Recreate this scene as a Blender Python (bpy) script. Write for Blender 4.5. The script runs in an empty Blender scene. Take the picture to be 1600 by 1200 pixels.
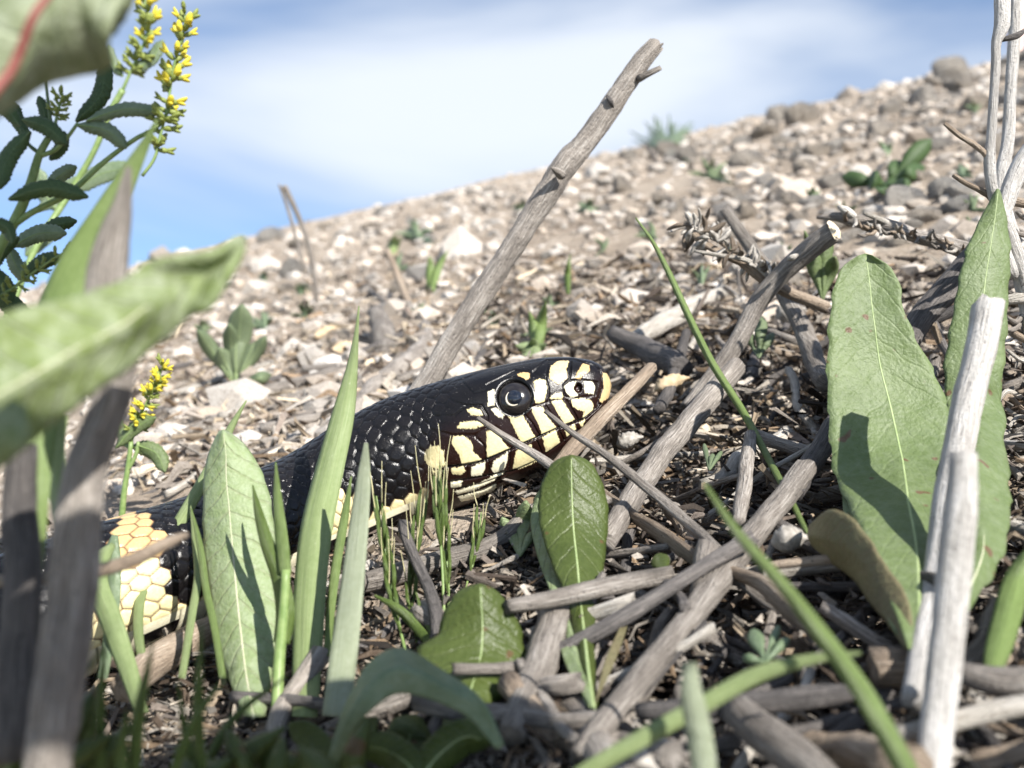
import bpy, math, random
import numpy as np
from mathutils import Vector, Matrix

rnd = random.Random(11)
rng = np.random.default_rng(5)
R = math.radians
scene = bpy.context.scene
COL = scene.collection

# ------------------------------------------------------------------ camera
CAMH = 0.0605            # camera height over the slope (m)
F = 1537.0               # focal length in photo pixels (1600 wide)
cam = bpy.data.cameras.new('camera')
cam.sensor_width = 36.0
cam.lens = F / 1600 * 36
cam.clip_start = 0.005
cam.clip_end = 500
cam.dof.use_dof = True
cam.dof.focus_distance = 0.158
cam.dof.aperture_fstop = cam.lens / 1.25
cam_o = bpy.data.objects.new('camera', cam)
COL.objects.link(cam_o)
cam_o.location = (0, 0, CAMH)
cam_o.rotation_euler = (R(90), 0, 0)
scene.camera = cam_o

# ------------------------------------------------------------------ sun and sky
SUN = Vector((0.46, -0.64, 0.61)).normalized()
SUN_EL = math.asin(SUN.z)
SUN_AZ = math.atan2(SUN.x, SUN.y)
world = bpy.data.worlds.new('World')
scene.world = world
world.use_nodes = True
wn, wl = world.node_tree.nodes, world.node_tree.links
wn.clear()
w_out = wn.new('ShaderNodeOutputWorld')
w_bg = wn.new('ShaderNodeBackground')
w_bg.inputs['Strength'].default_value = 0.10
w_sky = wn.new('ShaderNodeTexSky')
w_sky.sky_type = 'NISHITA'
w_sky.sun_disc = False
w_sky.sun_elevation = SUN_EL
w_sky.sun_rotation = SUN_AZ
w_sky.air_density = 1.0
w_sky.dust_density = 0.15
w_sky.ozone_density = 2.6
w_tc = wn.new('ShaderNodeTexCoord')
w_lift = wn.new('ShaderNodeMapping')          # a clear, dry air: little whitening towards the horizon
w_lift.inputs['Location'].default_value = (0, 0, 0.16)
wl.new(w_tc.outputs['Generated'], w_lift.inputs[0])
wl.new(w_lift.outputs[0], w_sky.inputs[0])
w_map = wn.new('ShaderNodeMapping')
w_map.inputs['Rotation'].default_value = (0, R(8), R(20))
w_map.inputs['Location'].default_value = (3.01, -0.55, 4.55)
w_map.inputs['Scale'].default_value = (1.3, 1.3, 4.2)
w_no = wn.new('ShaderNodeTexNoise')
w_no.inputs['Scale'].default_value = 1.15
w_no.inputs['Detail'].default_value = 5
w_no.inputs['Roughness'].default_value = 0.44
w_no.inputs['Distortion'].default_value = 0.35
w_rmp = wn.new('ShaderNodeMapRange')
w_rmp.interpolation_type = 'SMOOTHSTEP'
w_rmp.inputs['From Min'].default_value = 0.38
w_rmp.inputs['From Max'].default_value = 0.68
w_rmp.inputs['To Max'].default_value = 0.9
w_mix = wn.new('ShaderNodeMix')
w_mix.data_type = 'RGBA'
w_mix.inputs[7].default_value = (4.7, 5.0, 5.4, 1)
wl.new(w_tc.outputs['Generated'], w_map.inputs[0])
wl.new(w_map.outputs[0], w_no.inputs['Vector'])
wl.new(w_no.outputs['Fac'], w_rmp.inputs[0])
wl.new(w_rmp.outputs[0], w_mix.inputs[0])
wl.new(w_sky.outputs[0], w_mix.inputs[6])
wl.new(w_mix.outputs[2], w_bg.inputs[0])
wl.new(w_bg.outputs[0], w_out.inputs[0])

sun = bpy.data.lights.new('sun', 'SUN')
sun.energy = 5.0
sun.angle = R(0.53)
sun.color = (1.0, 0.955, 0.89)
sun_o = bpy.data.objects.new('sun', sun)
COL.objects.link(sun_o)
sun_o.rotation_euler = SUN.to_track_quat('Z', 'Y').to_euler()
sun_o.location = (2, -3, 4)

vs = scene.view_settings
vs.view_transform = 'Standard'
vs.look = 'None'
vs.exposure = 1.05
vs.gamma = 1
vs.use_curve_mapping = False
scene.render.engine = 'CYCLES'
scene.cycles.use_denoising = True
scene.cycles.max_bounces = 7
scene.cycles.transmission_bounces = 4
scene.cycles.sample_clamp_indirect = 6

# ------------------------------------------------------------------ numeric helpers
def sst(x, a, b):
    t = np.clip((np.asarray(x, float) - a) / (b - a), 0, 1)
    return t * t * (3 - 2 * t)

def vnoise(p, seed=0):
    """value noise, p (...,3) -> -1..1"""
    p = np.asarray(p, float)
    i = np.floor(p).astype(np.int64)
    f = p - i
    f = f * f * (3 - 2 * f)
    out = 0
    for dx in (0, 1):
        for dy in (0, 1):
            for dz in (0, 1):
                h = ((i[..., 0] + dx) * 374761393 + (i[..., 1] + dy) * 668265263 + (i[..., 2] + dz) * 2147483647 + seed * 974634777) & 0xffffffff
                h = ((h ^ (h >> 13)) * 1274126177) & 0xffffffff
                h = (h ^ (h >> 16)) & 0xffff
                w = (f[..., 0] if dx else 1 - f[..., 0]) * (f[..., 1] if dy else 1 - f[..., 1]) * (f[..., 2] if dz else 1 - f[..., 2])
                out = out + w * (h / 32767.5 - 1)
    return out

def fbm(p, oct=4, seed=0):
    p = np.asarray(p, float)
    a, s, o = 1.0, 0, 0
    for k in range(oct):
        o = o + a * vnoise(p * 2 ** k, seed + k)
        s += a
        a *= .5
    return o / s

def cr(pts, n):
    """Catmull-Rom through rows of pts, n samples, spaced by chord length of the first two or three columns"""
    P_ = np.asarray(pts, float)
    if len(P_) == 2:
        t = np.linspace(0, 1, n)[:, None]
        return P_[0] * (1 - t) + P_[1] * t
    k = min(3, P_.shape[1])
    seg = np.linalg.norm(np.diff(P_[:, :k], axis=0), axis=1)
    seg = np.maximum(seg, 1e-9)
    T = np.concatenate([[0], np.cumsum(seg)])
    m = np.gradient(P_, T, axis=0)
    t = np.linspace(0, T[-1], n)
    i = np.clip(np.searchsorted(T, t, side='right') - 1, 0, len(P_) - 2)
    h = (T[i + 1] - T[i])[:, None]
    u = ((t - T[i])[:, None]) / h
    return ((2 * u**3 - 3 * u**2 + 1) * P_[i] + (u**3 - 2 * u**2 + u) * h * m[i] + (-2 * u**3 + 3 * u**2) * P_[i + 1] + (u**3 - u**2) * h * m[i + 1])

# the slope: rises away from the camera and to the right, crests some metres off
GA, GB, GC = 0.254, 0.2368, 0.0085
def gbase(x, y):
    x = np.asarray(x, float); y = np.asarray(y, float)
    yy = np.minimum(y, 16.0)
    z = GA * yy - GC * np.maximum(yy, 0)**2 - 0.06 * np.maximum(y - 16, 0)
    return z + GB * 14 * np.tanh(x / 14)
def hollow(x, y):
    """dip under the heap of dead twigs"""
    return 0.019 * sst(x, 0.0, 0.03) * sst(-np.asarray(y), -0.30, -0.20) * sst(y, 0.02, 0.06) + 0.003 * sst(-np.asarray(y), -.16, -.12) * sst(y, .03, .06)
def gz(x, y):
    return gbase(x, y) - hollow(x, y)
def P(px, py, d):
    return np.array([(px - 800) / F * d, d, CAMH + (600 - py) / F * d])
def gd(px, py):
    """distance at which the ray through a photo point meets the slope"""
    u, w = (px - 800) / F, (600 - py) / F
    A = GA + GB * u - w
    if A <= 0.03:
        A = 0.03
    return CAMH / A * (1 + GC * CAMH / A / A)
def gdv(px, py):
    A = np.maximum(GA + GB * (np.asarray(px, float) - 800) / F - (600 - np.asarray(py, float)) / F, .03)
    return CAMH / A * (1 + GC * CAMH / A / A)
def gp(px, py, lift=0.0):
    d = gd(px, py)
    p = P(px, py, d)
    p[2] += lift
    return p

# ------------------------------------------------------------------ scene helpers
def tag(o, label, cat=None, group=None, kind=None):
    if label: o['label'] = label
    if cat: o['category'] = cat
    if group: o['group'] = group
    o['kind'] = kind or 'thing'
    return o
def thing(name, label, cat, loc=(0, 0, 0), group=None):
    o = bpy.data.objects.new(name, None)
    o.empty_display_size = 0.01
    o.location = loc
    COL.objects.link(o)
    return tag(o, label, cat, group)
def mk_mesh(name, V, Fc, mat, uv=None, col=None, smooth=True, mats=None, mi=None):
    me = bpy.data.meshes.new(name)
    V = np.asarray(V, np.float32).reshape(-1, 3)
    if isinstance(Fc, np.ndarray):
        nf, k = Fc.shape
        me.vertices.add(len(V)); me.vertices.foreach_set('co', V.ravel())
        me.loops.add(nf * k); me.loops.foreach_set('vertex_index', Fc.astype(np.int32).ravel())
        me.polygons.add(nf); me.polygons.foreach_set('loop_start', np.arange(0, nf * k, k, dtype=np.int32))
        me.update(calc_edges=True)
        lv = Fc.ravel()
    else:
        me.from_pydata(V.tolist(), [], Fc)
        lv = np.concatenate([np.asarray(f) for f in Fc])
    if uv is not None:
        l = me.uv_layers.new(name='UVMap')
        l.data.foreach_set('uv', np.asarray(uv, np.float32)[lv].ravel())
    if col is not None:
        a = me.color_attributes.new('tint', 'FLOAT_COLOR', 'POINT')
        c = np.ones((len(V), 4), np.float32); c[:, :3] = col
        a.data.foreach_set('color', c.ravel())
    me.polygons.foreach_set('use_smooth', np.full(len(me.polygons), smooth))
    for m in (mats or [mat]):
        me.materials.append(m)
    if mi is not None:
        me.polygons.foreach_set('material_index', np.asarray(mi, np.int32))
    me.validate()
    return me
def link(name, me, parent=None, loc=None):
    o = bpy.data.objects.new(name, me)
    COL.objects.link(o)
    if parent is not None:
        o.parent = parent
        if parent.type == 'EMPTY':
            o.matrix_parent_inverse = Matrix.Translation(parent.location).inverted()
    if loc is not None:
        o.location = loc
    return o
def grid_faces(nv, nu, close_u=False, base=0):
    i = np.arange(nv - 1)[:, None]
    j = np.arange(nu if close_u else nu - 1)[None, :]
    j2 = (j + 1) % nu
    a = i * nu + j; b = i * nu + j2; c = (i + 1) * nu + j2; d = (i + 1) * nu + j
    return np.stack([np.broadcast_to(q, a.shape).ravel() if q.shape != a.shape else q.ravel() for q in (a, b, c, d)], 1) + base

def frames(C):
    T = np.gradient(C, axis=0)
    T /= np.maximum(np.linalg.norm(T, axis=1)[:, None], 1e-12)
    ref = np.array([0.13, -0.97, 0.2])
    N = ref - (T @ ref)[:, None] * T
    bad = np.linalg.norm(N, axis=1) < 0.15
    N[bad] = np.array([0, 0, 1.0]) - T[bad, 2:3] * T[bad]
    N /= np.linalg.norm(N, axis=1)[:, None]
    return T, N, np.cross(T, N)

def tube_geo(C, rad, ns=10, rough=0.0, seed=0, jag=(0, 0), ridge=0.0, flat=1.0, nfreq=500):
    """closed tube along C (n,3); rough = relative radius noise; jag = jaggedness of both ends (m)"""
    n = len(C)
    rad = np.broadcast_to(np.asarray(rad, float), (n,)).copy()
    T, N, B = frames(C)
    a = np.linspace(0, 2 * np.pi, ns, endpoint=False)
    rr = np.repeat(rad[:, None], ns, 1)
    pos = C[:, None, :] + rr[..., None] * (np.cos(a)[None, :, None] * N[:, None, :] + np.sin(a)[None, :, None] * B[:, None, :] * flat)
    if rough:
        k = fbm(pos * nfreq, 3, seed)
        L = np.concatenate([[0], np.cumsum(np.linalg.norm(np.diff(C, axis=0), axis=1))])
        q = np.stack([np.broadcast_to(L[:, None] * 60, rr.shape), np.broadcast_to(np.cos(a) * 2.2, rr.shape), np.broadcast_to(np.sin(a) * 2.2, rr.shape)], -1)
        k2 = fbm(q + seed, 2, seed + 9)
        rr = rr * (1 + rough * k + ridge * k2)
        pos = C[:, None, :] + rr[..., None] * (np.cos(a)[None, :, None] * N[:, None, :] + np.sin(a)[None, :, None] * B[:, None, :] * flat)
    g = np.random.default_rng(seed + 77)
    if jag[0]:
        pos[0] -= T[0] * (g.random(ns)[:, None] * jag[0])
    if jag[1]:
        pos[-1] += T[-1] * (g.random(ns)[:, None] * jag[1])
    L = np.concatenate([[0], np.cumsum(np.linalg.norm(np.diff(C, axis=0), axis=1))])
    V = [pos.reshape(-1, 3)]
    arc = np.abs(((a / np.pi + .5) % 2) - 1) * np.pi * rad.mean()
    uv = [np.stack([np.repeat(L, ns) + seed * .37, np.tile(arc, n) + seed * 0.11], 1)]
    Fc = [grid_faces(n, ns, True)]
    # end caps as quad-degenerate fans
    V.append(np.array([pos[0].mean(0), pos[-1].mean(0)]))
    uv.append(np.array([[L[0] - .001, 0], [L[-1] + .001, 0]]) + np.array([seed * .37, seed * .11]))
    c0, c1 = n * ns, n * ns + 1
    V = np.concatenate(V); uv = np.concatenate(uv)
    quads = Fc[0].tolist()
    caps0 = [[(j + 1) % ns, j, c0] for j in range(ns)]
    caps1 = [[(n - 1) * ns + j, (n - 1) * ns + (j + 1) % ns, c1] for j in range(ns)]
    return V, quads + caps0 + caps1, uv

def join_geo(parts):
    V, Fc, U, o = [], [], [], 0
    for v, f, u in parts:
        V.append(v); U.append(u)
        Fc += [[i + o for i in q] for q in f]
        o += len(v)
    return np.concatenate(V), Fc, np.concatenate(U)

def sheet_geo(G, th, UV):
    """closed thin sheet from a grid of points"""
    nv, nu = G.shape[:2]
    dv = np.gradient(G, axis=0); du = np.gradient(G, axis=1)
    N = np.cross(dv, du)
    N /= np.maximum(np.linalg.norm(N, axis=2)[..., None], 1e-12)
    e = np.ones((nv, nu)); e[:, 0] = e[:, -1] = .25; e[0] = e[-1] = .25
    off = N * (th * .5 * e)[..., None]
    A = (G + off).reshape(-1, 3); B = (G - off).reshape(-1, 3)
    V = np.concatenate([A, B]); n = nv * nu
    f1 = grid_faces(nv, nu)[:, ::-1]; f2 = grid_faces(nv, nu) + n
    bd = [j for j in range(nu)] + [i * nu + nu - 1 for i in range(1, nv)] + [(nv - 1) * nu + j for j in range(nu - 2, -1, -1)] + [i * nu for i in range(nv - 2, 0, -1)]
    bd = np.array(bd); bn = np.roll(bd, -1)
    f3 = np.stack([bd, bn, bn + n, bd + n], 1)
    return V, np.concatenate([f1, f2, f3]), np.concatenate([UV.reshape(-1, 2)] * 2)

# ------------------------------------------------------------------ materials
def newmat(name):
    m = bpy.data.materials.new(name)
    m.use_nodes = True
    nt = m.node_tree
    return m, nt, nt.nodes, nt.links, nt.nodes['Principled BSDF']
def ramp(nt, stops, fac):
    r = nt.nodes.new('ShaderNodeValToRGB')
    e = r.color_ramp.elements
    while len(e) < len(stops): e.new(0.5)
    for el, (p, c) in zip(e, stops):
        el.position = p
        el.color = (*c, 1) if len(c) == 3 else c
    nt.links.new(fac, r.inputs[0])
    return r.outputs[0]
def noise(nt, vec, scale, detail=4, rough=.55, dist=0):
    n = nt.nodes.new('ShaderNodeTexNoise')
    n.inputs['Scale'].default_value = scale
    n.inputs['Detail'].default_value = detail
    n.inputs['Roughness'].default_value = rough
    n.inputs['Distortion'].default_value = dist
    if vec is not None: nt.links.new(vec, n.inputs['Vector'])
    return n.outputs['Fac']
def mixc(nt, fac, a, b, blend='MIX'):
    m = nt.nodes.new('ShaderNodeMix'); m.data_type = 'RGBA'; m.blend_type = blend
    for s, v in ((0, fac), (6, a), (7, b)):
        if hasattr(v, 'is_output'): nt.links.new(v, m.inputs[s])
        else: m.inputs[s].default_value = v if s == 0 else (*v, 1)
    return m.outputs[2]
def mth(nt, op, a, b=None, c=None):
    m = nt.nodes.new('ShaderNodeMath'); m.operation = op
    for i, v in enumerate((a, b, c)):
        if v is None: continue
        if hasattr(v, 'is_output'): nt.links.new(v, m.inputs[i])
        else: m.inputs[i].default_value = v
    return m.outputs[0]
def bump(nt, h, dist, strength=1.0):
    b = nt.nodes.new('ShaderNodeBump')
    b.inputs['Distance'].default_value = dist
    b.inputs['Strength'].default_value = strength
    nt.links.new(h, b.inputs['Height'])
    return b.outputs[0]
def mapping(nt, vec, scale, loc=(0, 0, 0)):
    m = nt.nodes.new('ShaderNodeMapping')
    m.inputs['Scale'].default_value = scale
    m.inputs['Location'].default_value = loc
    nt.links.new(vec, m.inputs[0])
    return m.outputs[0]
def coord(nt, which):
    return nt.nodes.new('ShaderNodeTexCoord').outputs[which]
def obj_random(nt):
    return nt.nodes.new('ShaderNodeObjectInfo').outputs['Random']

def wood(name, dark, mid, light, rand=0.35, fibre=1.0):
    m, nt, n, l, b = newmat(name)
    uv = coord(nt, 'UV')
    f1 = noise(nt, mapping(nt, uv, (260, 3800 * fibre, 1)), 1, 5, .62, .3)
    f2 = noise(nt, mapping(nt, uv, (90, 420, 1)), 1, 3, .5)
    f3 = noise(nt, mapping(nt, uv, (1500, 1900, 1)), 1, 3, .7)
    s = mth(nt, 'ADD', mth(nt, 'MULTIPLY', f1, .62), mth(nt, 'MULTIPLY', f2, .38))
    c = ramp(nt, [(.3, dark), (.5, mid), (.68, light)], s)
    c = mixc(nt, ramp(nt, [(.60, (0, 0, 0)), (.70, (.75, .75, .75))], f3), c, tuple(.35 * v for v in dark))
    k = mth(nt, 'MULTIPLY_ADD', obj_random(nt), rand, 1 - rand * .5)
    c = mixc(nt, 1.0, c, (1, 1, 1), 'MULTIPLY')
    h = n.new('ShaderNodeHueSaturation'); l.new(c, h.inputs['Color']); l.new(k, h.inputs['Value'])
    l.new(h.outputs[0], b.inputs['Base Color'])
    b.inputs['Roughness'].default_value = .82
    b.inputs['Specular IOR Level'].default_value = .25
    l.new(bump(nt, mth(nt, 'ADD', f1, mth(nt, 'MULTIPLY', f3, -.7)), .0006), b.inputs['Normal'])
    return m
M = {}
M['wood'] = wood('weathered_wood', (.075, .065, .057), (.225, .20, .175), (.46, .425, .385))
M['wood_pale'] = wood('pale_dead_stem', (.17, .15, .125), (.39, .36, .315), (.64, .61, .565), .25)
M['bleached'] = wood('bleached_stalk', (.24, .22, .20), (.47, .45, .42), (.70, .68, .66), .1)
M['wood_tan'] = wood('tan_dead_stem', (.10, .075, .055), (.28, .22, .165), (.48, .405, .325))
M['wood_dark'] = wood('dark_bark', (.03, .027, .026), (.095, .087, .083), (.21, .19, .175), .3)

def leafmat(name, c_dark, c_light, c_vein, spots=0.0, rough=.5, trans=.3, dust=0.0, back=None, vein=0.5, spot_col=(.13, .05, .03)):
    m, nt, n, l, b = newmat(name)
    uv = coord(nt, 'UV')
    ob = coord(nt, 'Object')
    n1 = noise(nt, mapping(nt, ob, (1, 1, 1)), 160, 4, .6)
    n2 = noise(nt, ob, 1500, 3, .6)
    n3 = noise(nt, ob, 55, 3, .6, .4)
    s = mth(nt, 'ADD', mth(nt, 'ADD', mth(nt, 'MULTIPLY', n1, .4), mth(nt, 'MULTIPLY', n3, .3)), mth(nt, 'MULTIPLY', n2, .3))
    c = ramp(nt, [(.36, c_dark), (.63, c_light)], s)
    vo = n.new('ShaderNodeTexVoronoi'); vo.feature = 'DISTANCE_TO_EDGE'; vo.inputs['Scale'].default_value = 620; l.new(ob, vo.inputs['Vector'])
    net = ramp(nt, [(.0, (.55, .55, .55)), (.12, (0, 0, 0))], vo.outputs['Distance'])
    c = mixc(nt, mth(nt, 'MULTIPLY', net, .2), c, c_vein)
    nd = noise(nt, mapping(nt, ob, (1, 1, 1), (.7, .2, .9)), 2600, 2, .6)
    c = mixc(nt, ramp(nt, [(.68, (0, 0, 0)), (.73, (.6, .6, .6))], nd), c, tuple(.45 * q for q in c_dark))
    # side veins: oblique stripes leaving the midrib
    sx = n.new('ShaderNodeSeparateXYZ'); l.new(uv, sx.inputs[0])
    ax = mth(nt, 'ABSOLUTE', mth(nt, 'SUBTRACT', sx.outputs[0], .5))
    wob = mth(nt, 'MULTIPLY', noise(nt, ob, 220, 2), .05)
    st = mth(nt, 'ADD', mth(nt, 'SUBTRACT', sx.outputs[1], mth(nt, 'MULTIPLY', ax, .22)), wob)
    tri = mth(nt, 'PINGPONG', mth(nt, 'MULTIPLY', st, 13), .5)
    vn = ramp(nt, [(.0, (1, 1, 1)), (.09, (0, 0, 0))], tri)
    vn2 = mth(nt, 'MULTIPLY', vn, vein)
    c = mixc(nt, vn2, c, c_vein)
    if spots:
        sp = noise(nt, mapping(nt, ob, (1, 1, 1), (.3, .1, .2)), 420, 1, .4)
        c = mixc(nt, ramp(nt, [(.70, (0, 0, 0)), (.745, (spots,) * 3)], sp), c, spot_col)
    if dust:
        dn = noise(nt, ob, 600, 5, .7)
        c = mixc(nt, ramp(nt, [(.42, (0, 0, 0)), (.75, (dust,) * 3)], dn), c, (.62, .66, .56))
    if back:
        g = n.new('ShaderNodeNewGeometry')
        c = mixc(nt, g.outputs['Backfacing'], c, back)
    l.new(c, b.inputs['Base Color'])
    b.inputs['Roughness'].default_value = rough
    b.inputs['Specular IOR Level'].default_value = .35
    bp = bump(nt, mth(nt, 'ADD', mth(nt, 'ADD', mth(nt, 'MULTIPLY', n2, .6), mth(nt, 'MULTIPLY', net, -.14)), mth(nt, 'MULTIPLY', vn2, -.9)), .00032)
    l.new(bp, b.inputs['Normal'])
    t = n.new('ShaderNodeBsdfTranslucent')
    hs = n.new('ShaderNodeHueSaturation'); hs.inputs['Saturation'].default_value = 1.25; hs.inputs['Value'].default_value = 1.3
    l.new(c, hs.inputs['Color']); l.new(hs.outputs[0], t.inputs['Color'])
    mx = n.new('ShaderNodeMixShader'); mx.inputs[0].default_value = trans
    l.new(b.outputs[0], mx.inputs[1]); l.new(t.outputs[0], mx.inputs[2])
    l.new(mx.outputs[0], n['Material Output'].inputs[0])
    return m
M['leaf'] = leafmat('broad_leaf', (.112, .158, .058), (.165, .218, .088), (.22, .27, .135), spots=.8, dust=.12, vein=.18)
M['leaf_pale'] = leafmat('pale_leaf_underside', (.20, .265, .12), (.265, .335, .165), (.28, .27, .17), dust=.25, vein=.35)
M['leaf_dark'] = leafmat('dark_leaf', (.055, .078, .018), (.088, .118, .03), (.14, .17, .06), spots=.6, rough=.38, vein=.3)  # dark green that also holds the shade on the low front leaves
M['leaf_red'] = leafmat('reddish_leaf', (.14, .12, .065), (.20, .19, .10), (.25, .16, .11), rough=.5, vein=.2)
M['leaf_blue'] = leafmat('bluish_leaf', (.13, .185, .10), (.19, .25, .145), (.25, .31, .20), dust=.15, vein=.12, rough=.42)
M['leaf_hairy'] = leafmat('woolly_leaf', (.115, .16, .04), (.20, .255, .09), (.38, .42, .3), dust=.45, rough=.75, vein=.5)
M['leaf_under'] = leafmat('veined_leaf_underside', (.14, .175, .085), (.235, .265, .155), (.36, .42, .27), dust=.4, rough=.6, vein=.6)
M['leaflet'] = leafmat('clover_leaflet', (.04, .075, .024), (.065, .11, .036), (.09, .14, .06), rough=.5, vein=.25, trans=.22)  # dark tone paints in the shade lying on the clover leaflets
M['weed'] = leafmat('hill_weed_leaf', (.125, .17, .09), (.185, .23, .13), (.25, .28, .19), vein=.1)

def plain(name, col, rough=.6, col2=None, scale=900, spec=.35, trans=0, bumpd=0):
    m, nt, n, l, b = newmat(name)
    ob = coord(nt, 'Object')
    nn = noise(nt, ob, scale, 4, .6)
    c = ramp(nt, [(.35, col), (.65, col2 or tuple(min(1, v * 1.35) for v in col))], nn)
    l.new(c, b.inputs['Base Color'])
    b.inputs['Roughness'].default_value = rough
    b.inputs['Specular IOR Level'].default_value = spec
    if bumpd: l.new(bump(nt, nn, bumpd), b.inputs['Normal'])
    if trans:
        t = n.new('ShaderNodeBsdfTranslucent'); l.new(c, t.inputs['Color'])
        mx = n.new('ShaderNodeMixShader'); mx.inputs[0].default_value = trans
        l.new(b.outputs[0], mx.inputs[1]); l.new(t.outputs[0], mx.inputs[2])
        l.new(mx.outputs[0], n['Material Output'].inputs[0])
    return m
M['rib'] = plain('leaf_midrib', (.22, .29, .12), .5, (.30, .36, .18))
M['rib_pale'] = plain('pale_midrib', (.33, .36, .22), .5, (.42, .40, .29))
M['rib_red'] = plain('red_midrib', (.15, .035, .03), .55, (.24, .085, .065), 300, bumpd=.0003)
M['petal'] = plain('yellow_petal', (.62, .52, .03), .5, (.75, .66, .09), trans=.3)
M['calyx'] = plain('green_calyx', (.16, .20, .04), .5, (.26, .30, .08), trans=.15)
M['stem_green'] = plain('green_stem', (.13, .20, .06), .45, (.20, .27, .10))
M['stem_dark'] = plain('dark_green_stem', (.05, .09, .03), .45, (.09, .13, .05))
M['awn'] = plain('dry_awn', (.42, .38, .2), .5, (.5, .46, .28))
M['pith'] = plain('cut_wood_pith', (.55, .40, .22), .8, (.85, .78, .62), 1800, bumpd=.0004)
M['husk'] = plain('dry_husk', (.22, .20, .175), .8, (.46, .43, .385), 700, trans=.15, bumpd=.0003)
M['drytan'] = plain('dry_tan_leaf', (.40, .30, .18), .75, (.62, .50, .34), 400, trans=.2, bumpd=.0003)

def grassmat(name, c1, c2, trans=.3, rough=.42):
    m, nt, n, l, b = newmat(name)
    uv = coord(nt, 'UV'); ob = coord(nt, 'Object')
    st = noise(nt, mapping(nt, uv, (38, 1.6, 1)), 1, 3, .6)
    sp = noise(nt, ob, 1300, 4, .7)
    c = ramp(nt, [(.35, c1), (.65, c2)], mth(nt, 'ADD', mth(nt, 'MULTIPLY', st, .6), mth(nt, 'MULTIPLY', sp, .4)))
    c = mixc(nt, ramp(nt, [(.68, (0, 0, 0)), (.74, (.5, .5, .5))], sp), c, (.55, .58, .42))
    l.new(c, b.inputs['Base Color'])
    b.inputs['Roughness'].default_value = rough
    b.inputs['Specular IOR Level'].default_value = .4
    l.new(bump(nt, st, .00015), b.inputs['Normal'])
    t = n.new('ShaderNodeBsdfTranslucent'); l.new(c, t.inputs['Color'])
    mx = n.new('ShaderNodeMixShader'); mx.inputs[0].default_value = trans
    l.new(b.outputs[0], mx.inputs[1]); l.new(t.outputs[0], mx.inputs[2])
    l.new(mx.outputs[0], n['Material Output'].inputs[0])
    return m
M['grass'] = grassmat('grass_blade', (.135, .20, .055), (.215, .29, .10))
M['grass_pale'] = grassmat('pale_grass_blade', (.21, .28, .105), (.30, .365, .175))
M['grass_dry'] = grassmat('greyish_grass_blade', (.25, .29, .18), (.35, .385, .275))
M['grass_dark'] = grassmat('dark_grass_blade', (.085, .135, .03), (.14, .20, .05))

def soilmat():
    m, nt, n, l, b = newmat('dry_soil')
    ob = coord(nt, 'Object')
    a = noise(nt, ob, 9, 6, .6); c0 = noise(nt, ob, 75, 6, .65); g = noise(nt, ob, 700, 5, .7)
    s = mth(nt, 'ADD', mth(nt, 'MULTIPLY', a, .35), mth(nt, 'ADD', mth(nt, 'MULTIPLY', c0, .35), mth(nt, 'MULTIPLY', g, .3)))
    c = ramp(nt, [(.36, (.20, .155, .115)), (.5, (.42, .345, .27)), (.64, (.62, .54, .445))], s)
    l.new(c, b.inputs['Base Color'])
    b.inputs['Roughness'].default_value = .95
    b.inputs['Specular IOR Level'].default_value = .15
    l.new(bump(nt, mth(nt, 'ADD', g, mth(nt, 'MULTIPLY', c0, 2)), .003), b.inputs['Normal'])
    return m
M['soil'] = soilmat()
def stonemat(name, d, li):
    m, nt, n, l, b = newmat(name)
    ob = coord(nt, 'Object')
    rv = obj_random(nt)
    a = noise(nt, ob, 3.0, 5, .6); g = noise(nt, ob, 18, 4, .7)
    s = mth(nt, 'ADD', mth(nt, 'MULTIPLY', a, .6), mth(nt, 'MULTIPLY', g, .4))
    c = ramp(nt, [(.35, d), (.65, li)], s)
    warm = mixc(nt, rv, (1.04, .94, .83), (.98, .98, .98))
    c = mixc(nt, 1.0, c, warm, 'MULTIPLY')
    h = n.new('ShaderNodeHueSaturation'); l.new(c, h.inputs['Color'])
    l.new(mth(nt, 'MULTIPLY_ADD', mth(nt, 'FRACT', mth(nt, 'MULTIPLY', rv, 7.31)), .42, .78), h.inputs['Value'])
    l.new(h.outputs[0], b.inputs['Base Color'])
    b.inputs['Roughness'].default_value = .9
    l.new(bump(nt, mth(nt, 'ADD', a, mth(nt, 'MULTIPLY', g, .5)), .05), b.inputs['Normal'])
    return m
M['stone'] = stonemat('pale_stone', (.39, .36, .32), (.62, .59, .545))
def tintmat(name, rough=.85, spec=.25, trans=0):
    """colour from the per-piece tint of the mesh, broken up by fine noise"""
    m, nt, n, l, b = newmat(name)
    a = n.new('ShaderNodeVertexColor'); a.layer_name = 'tint'
    g = noise(nt, coord(nt, 'Object'), 1600, 4, .7)
    c = mixc(nt, 1.0, a.outputs[0], ramp(nt, [(.3, (.62, .6, .58)), (.7, (1.25, 1.25, 1.25))], g), 'MULTIPLY')
    l.new(c, b.inputs['Base Color'])
    b.inputs['Roughness'].default_value = rough
    b.inputs['Specular IOR Level'].default_value = spec
    l.new(bump(nt, g, .0003), b.inputs['Normal'])
    return m
M['tint'] = tintmat('litter_fragment')

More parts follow.
